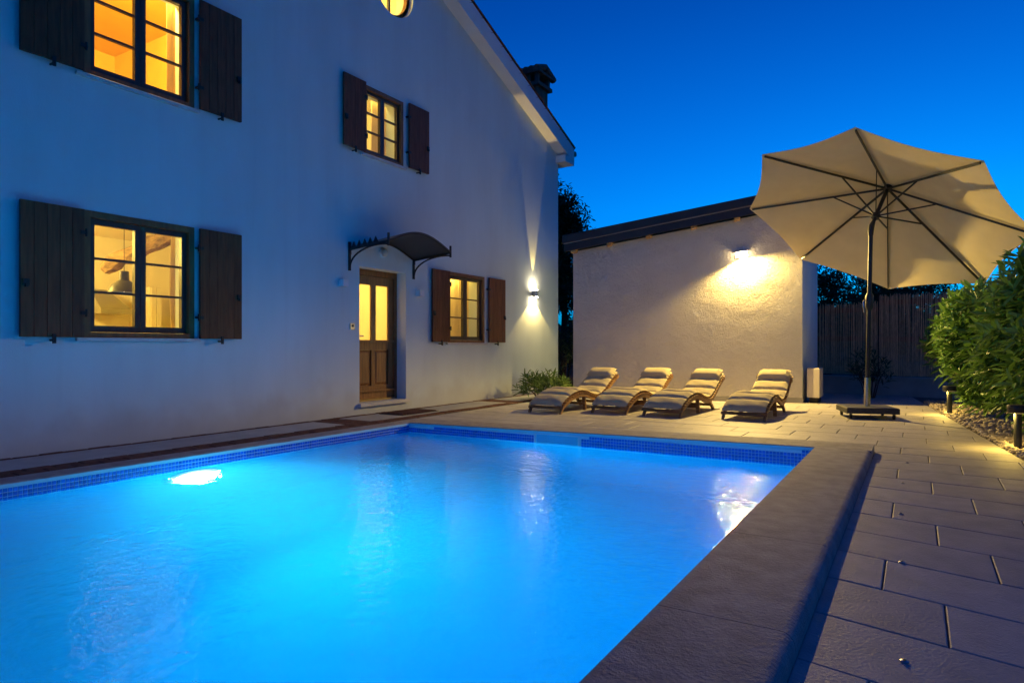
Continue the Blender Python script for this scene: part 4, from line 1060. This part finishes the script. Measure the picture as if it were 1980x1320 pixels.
# ================================================================== FOLIAGE
LEAF_V = np.array([(0, 0, 0), (.105, .25, .03), (.13, .52, .035), (.085, .80, .0), (0, 1, -.10), (-.085, .80, .0), (-.13, .52, .035), (-.105, .25, .03), (0, .5, -.03)])
LEAF_F = np.array([(0, 1, 8), (1, 2, 8), (2, 3, 8), (3, 4, 8), (4, 5, 8), (5, 6, 8), (6, 7, 8), (7, 0, 8)])
def leaf_frames(pos, dirs, ups, size):
    d = dirs / np.linalg.norm(dirs, axis=1, keepdims=True); x = np.cross(d, ups); x /= np.linalg.norm(x, axis=1, keepdims=True) + 1e-9; z = np.cross(x, d)
    return np.stack([x, d, z], axis=2) * size[:, None, None]
def leaf_mesh(name, pos, fr, material, widthk=1.0):
    lv = LEAF_V * np.array([widthk, 1, 1]); v = np.einsum('nij,kj->nki', fr, lv) + pos[:, None, :]
    n_ = len(pos); f = LEAF_F[None] + (np.arange(n_) * len(lv))[:, None, None]
    return raw_mesh(name, v.reshape(-1, 3), f.reshape(-1, 3), material, True)
def shoots(bases, dirs, length, nleaf, lsize, spread=.9):
    P, D, U, S = [], [], [], []
    for b, d, L in zip(bases, dirs, length):
        d = d / np.linalg.norm(d); a = np.cross(d, [0.3, .2, 1]); a /= np.linalg.norm(a); c = np.cross(d, a); ph = rng.uniform(0, 6.28)
        for k in range(nleaf):
            t = (k + .5) / nleaf; ang_ = ph + k * 2.4; rad = a * math.cos(ang_) + c * math.sin(ang_)
            P.append(b + d * L * t); D.append(d * (1.15 - spread * .8 + .5 * t) + rad * spread + np.array([0, 0, -.12]) + rng.normal(size=3) * .12); U.append(d + np.array([0, 0, .6])); S.append(lsize * rng.uniform(.7, 1.2) * (1.0 if t < .8 else .75))
    return np.array(P), np.array(D), np.array(U), np.array(S)

# --- laurel hedge beside the pebbles
hy0_, hy1_ = 5.4, 13.7
def hedge_front(y, z): return bound(y) + .30 + (.20 if z < .55 else 0) + .13 * math.sin(y * 2.1) + .10 * math.sin(y * 5.3 + z * 3) - .16 * math.exp(-((z - 1.0) / .6) ** 2)
def hedge_top(y): return 1.57 + .10 * math.sin(y * 1.7 + 1) + .10 * math.sin(y * 4.1) + (.04 if y < 8.6 else 0)
hb, hd_, hl = [], [], []
while len(hb) < 1500:
    y = rng.uniform(hy0_, hy1_); zt = hedge_top(y)
    if rng.random() < .74:
        z = zt * rng.random() ** .85; x = hedge_front(y, z) + rng.exponential(.11)
        if z < .12: z = .12
        d = np.array([-1.0, rng.normal() * .55, rng.uniform(.1, 1.2)])
    else:
        x = hedge_front(y, zt) + rng.uniform(.05, .9); z = zt - rng.uniform(.05, .35); d = np.array([rng.normal() * .4 - .2, rng.normal() * .4, 1.3])
    if y > 13.2: d += np.array([0, .8, 0])
    hb.append(np.array([x + .12, y, z])); hd_.append(d); hl.append(rng.uniform(.16, .30))
# a few tall shoots sticking out above
for i in range(18):
    y = rng.uniform(6.4, 10.2); hb.append(np.array([hedge_front(y, 1.7) + rng.uniform(.0, .35), y, hedge_top(y) - .12])); hd_.append(np.array([rng.normal() * .15 - .1, rng.normal() * .15, 1])); hl.append(rng.uniform(.26, .40))
Pp, Dd, Uu, Ss = shoots(hb, hd_, hl, 8, .215)
FR = leaf_frames(Pp, Dd, Uu, Ss)
hg = thing('laurel_hedge', (bound(9.5) + .9, 9.5, -.1), 'dense glossy green laurel hedge along the pebble bed', 'hedge')
# the leaves nearest the camera are single pieces, the rest is joined
vis = Pp @ np.array([-SP, CP, 0]); lat = (Pp @ np.array([CP, SP, 0])) / np.maximum(vis, .1) * FPX + CXP
score = vis + np.where(lat > 1975, 100, 0) + np.maximum(0, (Pp[:, 0] - np.array([hedge_front(q[1], q[2]) for q in Pp])) * 8)
order = np.argsort(score); near, rest = order[:300], order[300:]
lme = raw_mesh('leaf', LEAF_V, LEAF_F, M['leaf'], True)
for i in near:
    o = bpy.data.objects.new('leaf', lme); link(o, hg); M4 = Matrix([list(FR[i][r]) + [Pp[i][r] - hg.location[r]] for r in range(3)] + [[0, 0, 0, 1]]); o.matrix_local = M4
o = bpy.data.objects.new('foliage', leaf_mesh('foliage', Pp[rest] - np.array(hg.location), FR[rest], M['leaf'])); link(o, hg); o['kind'] = 'stuff'
m = MB()
for y in np.arange(5.6, 13.7, .55):
    x = bound(y) + .95; m.tube([(x, y, -.12), (x + rng.normal() * .05, y + rng.normal() * .05, .7), (x + rng.normal() * .1, y + rng.normal() * .12, 1.5)], [.03, .022, .008], n=7)
    for q in range(5):
        z = .3 + .25 * q; m.tube([(x, y, z), (x - .3 + rng.normal() * .1, y + rng.normal() * .25, z + .25)], [.012, .004], n=5)
m.build('stems', M['bark'], hg)

def bush(name, c, label, cat, n, rad, hgt, nleaf, lsize, widthk, mt, group=None, up=1.0, spread=.8):
    t_ = thing(name, c, label, cat, group); b, d, L = [], [], []; m = MB()
    for i in range(n):
        a = rng.uniform(0, 6.28); q = rad * rng.random() ** .5
        tip = np.array([q * math.cos(a), q * math.sin(a), hgt * rng.uniform(.35, .95) * (1 - .35 * (q / rad) ** 2)]); root = np.array([q * .25 * math.cos(a), q * .25 * math.sin(a), 0])
        dd = (tip - root); dd = dd / np.linalg.norm(dd); Lq = rng.uniform(.12, .22) * max(1, hgt)
        b.append(tip - dd * Lq * .5); d.append(dd + np.array([0, 0, .3 * up])); L.append(Lq)
        if i % 3 == 0: m.tube([tuple(Vector(root) + Vector(c)), tuple(Vector((root + tip) / 2 * np.array([.8, .8, 1])) + Vector(c)), tuple(Vector(tip) + Vector(c))], [.010 * max(1, hgt), .007 * max(1, hgt), .003], n=5)
    Pp, Dd, Uu, Ss = shoots(b, d, L, nleaf, lsize, spread)
    o = bpy.data.objects.new('foliage', leaf_mesh('foliage', Pp, leaf_frames(Pp, Dd, Uu, Ss), mt, widthk)); link(o, t_); o['kind'] = 'stuff'
    m.build('stems', M['bark'], t_); return t_
g0 = Vector((-6.05, 10.95, 0))
bush('oleander_bush', (g0.x, g0.y, 0), 'small oleander bush between house corner and first lounger', 'bush', 80, .52, .47, 10, .165, .65, M['leaf_ole'])
bush('shrub', (-.75, 14.6, 0), 'dark shrub in front of the reed fence, behind the parasol pole', 'shrub', 34, .36, 1.15, 9, .14, .8, M['leaf_dark'])

def tree(c, hgt, cr, label, nclump=70, trunk=.12, lsize=.16, group='dark trees beyond the garden'):
    t_ = thing('tree', c, label, 'tree', group); m = MB()
    m.tube([(c[0], c[1], -.15), (c[0] + .1, c[1], hgt * .35), (c[0] + .05, c[1] + .1, hgt * .75)], [trunk, trunk * .75, trunk * .3], n=9)
    b, d, L = [], [], []
    for i in range(nclump):
        a = rng.uniform(0, 6.28); el = rng.uniform(-.7, 1.5); rr = cr * rng.uniform(.45, 1.0)
        o = np.array([rr * math.cos(a) * math.cos(el), rr * math.sin(a) * math.cos(el), hgt * .62 + rr * 1.15 * math.sin(el) * hgt * .36 / cr])
        if i % 4 == 0: m.tube([(c[0] + .05, c[1], hgt * rng.uniform(.3, .6)), tuple(np.array(c) + o * .6 + np.array([0, 0, hgt * .15])), tuple(np.array(c) + o)], [trunk * .3, trunk * .16, .01], n=5)
        for k in range(9):
            q = o + rng.normal(size=3) * cr * .17; b.append(q); d.append(o * np.array([1, 1, .4]) - np.array([0, 0, hgt * .2]) + rng.normal(size=3)); L.append(rng.uniform(.2, .4))
    m.build('trunk', M['bark'], t_)
    Pp, Dd, Uu, Ss = shoots(b, d, L, 7, lsize)
    o = bpy.data.objects.new('crown', leaf_mesh('crown', Pp, leaf_frames(Pp, Dd, Uu, Ss), M['leaf_dark'], 1.2)); link(o, t_); o['kind'] = 'stuff'
def far(px, dist): r = ray(px, HOR); p = CAMP + r * dist; return (p.x, p.y, 0)
tree(far(1086, 19), 5.3, .72, 'tall dark tree in the gap between house and annex', 170)
tree(far(1600, 20), 3.3, 1.1, 'dark leafy tree above the reed fence beside the annex wall', 70)
tree(far(1690, 20.5), 3.1, 1.4, 'dark tree behind the reed fence and the parasol pole', 80)
tree(far(1800, 21), 3.2, 1.5, 'dark tree behind the fence, under the parasol edge', 80)
bush('shrub', far(1094, 15.5), 'dark bush in the gap beside the annex', 'shrub', 70, .5, 1.6, 9, .14, .8, M['leaf_dark'])

# ================================================================== REED FENCE on a low wall
fa, fb = Vector((-2.6, 15.75)), Vector((2.6, 15.2)); fd = (fb - fa); FL = fd.length; fd.normalize(); fnm = Vector((fd.y, -fd.x))
fe = thing('reed_fence', (fa.x, fa.y, 0), 'brown reed screen fence along the back of the garden', 'fence')
for k, (s0, s1, z0, z1) in enumerate(((0, 1.95, .42, 1.92), (1.97, 3.6, .40, 2.06), (3.62, FL, .38, 2.16))):
    VV, FF = [], []; nb = 0; s_ = s0
    for s_ in np.arange(s0, s1, .0115):
        o_ = rng.normal() * .006; r_ = rng.uniform(.004, .0065); zt = z1 + rng.uniform(-.05, .03); lean = rng.normal() * .012
        p0 = fa + fd * s_ + fnm * o_; p1 = fa + fd * (s_ + lean) + fnm * (o_ + rng.normal() * .006)
        for p, z in ((p0, z0), (p1, zt)):
            for a in range(4): VV.append((p.x + r_ * math.cos(a * 1.571 + .4), p.y + r_ * math.sin(a * 1.571 + .4), z))
        for a in range(4): FF.append((nb + a, nb + (a + 1) % 4, nb + 4 + (a + 1) % 4, nb + 4 + a))
        nb += 8
    v_ = np.array(VV) - np.array([fa.x, fa.y, 0]); o = bpy.data.objects.new('reed_panel', raw_mesh('reed_panel', v_, np.array(FF), M['reed'])); link(o, fe); o['kind'] = 'stuff'
    for zz in (z0 + .75, z1 - .15):
        q0, q1 = fa + fd * s0 - fnm * .02, fa + fd * s1 - fnm * .02; m = MB(); m.tube([(q0.x, q0.y, zz), (q1.x, q1.y, zz)], 0, rect=(.012, .10)); m.build('rail', M['wood_dark'], fe)
for s_ in (.02, 1.96, 3.61, FL - .02):
    q = fa + fd * s_ - fnm * .06; m = MB(); m.tube([(q.x, q.y, -.12), (q.x, q.y, 2.1)], .03, n=8); m.build('post', M['bark'], fe)
lw = thing('low_wall', (fa.x, fa.y, -.12), 'low concrete wall under the reed fence', 'wall')
q = [fa - fnm * .12, fb - fnm * .12, fb + fnm * .10, fa + fnm * .10]
MB().prism([(p.x, p.y) for p in q], -.12, .34).build('wall_base', M['concrete'], lw)
q = [fa - fnm * .14, fb - fnm * .14, fb + fnm * .13, fa + fnm * .13]
MB().prism([(p.x, p.y) for p in q], .3405, .385).build('wall_cap', M['concrete'], lw)

# ================================================================== BOLLARDS
def bollard(c, label, h=.43):
    t_ = thing('bollard_light', c, label, 'bollard light', 'black bollard lights in the pebbles')
    x, y, z = c
    m = MB(); m.lathe([(0, -.05), (.033, -.05), (.033, h - .08)], c, n=18); m.build('post', M['pole'], t_, smooth=True)
    m = MB(); m.lathe([(.034, h - .075), (.082, h - .075), (.086, h - .07), (.086, h - .005), (.082, h), (0, h)], c, n=28); m.build('head', M['pole'], t_, smooth=True)
    m = MB(); m.lathe([(.036, h - .077), (.072, h - .077)], c, n=24); m.build('lens', M['glow_bollard'], t_)
    lamp('bollard_lamp', 'AREA', (x - .058, y - .01, z + h - .082), P_BOLLARD, YEL, t_, shape='DISK', size=.035)
p = gnd(1836, 803); bollard((p.x, p.y, 0), 'black bollard light in the pebbles farther from the camera')
p = gnd(1968, 871); bollard((p.x, p.y, 0), 'black bollard light at the right edge, glowing onto the tiles', .44)

# ================================================================== SMALL THINGS
gm = gnd(762, 791); t_ = thing('door_mat', (XF + .40, 7.72, 0), 'ribbed dark doormat grate on the path below the front door', 'grate')
MB().box(XF + .16, XF + .62, 7.25, 8.10, .0045, .010).build('tray', M['iron'], t_)
for i in range(14):
    y = 7.28 + i * .0575; MB().box(XF + .18, XF + .60, y, y + .03, .0105, .022).build('slat', M['brick'], t_)
for i, (za_, zb_, lab) in enumerate(((4.35, 4.55, 'upper overhead wire right of the annex'), (4.05, 4.2, 'lower overhead wire right of the annex'))):
    a, b = far(1150, 30), far(2600, 62); m = MB()
    pts = [(a[0] + (b[0] - a[0]) * t, a[1] + (b[1] - a[1]) * t, za_ + (zb_ - za_) * t + 1.6 * t - .35 * math.sin(math.pi * t)) for t in np.linspace(0, 1, 24)]
    m.tube(pts, .012, n=5); tag(m.build('overhead_wire', M['cable']), lab, 'wire', 'overhead wires behind the fence')

# ================================================================== DISTANT WOOD
VV, FF = [], []; b, d, L = [], [], []
for i in range(2600):
    a_ = R(rng.uniform(-52, 52)) + PHI; dist = rng.uniform(40, 48); hh = 2.4 + .7 * math.sin(a_ * 23) + .5 * math.sin(a_ * 61)
    z = hh * rng.random() ** .7 + .1
    b.append(np.array([-math.sin(a_) * dist, math.cos(a_) * dist, z])); d.append(np.array([math.sin(a_), -math.cos(a_), .6]) + rng.normal(size=3) * .6); L.append(rng.uniform(.5, 1.0))
Pp, Dd, Uu, Ss = shoots(b, d, L, 5, .85)
o = bpy.data.objects.new('distant_wood', leaf_mesh('distant_wood', Pp, leaf_frames(Pp, Dd, Uu, Ss), M['leaf_dark'], 1.8)); link(o)
tag(o, 'dark low belt of distant trees closing the horizon', 'woodland', kind='stuff')
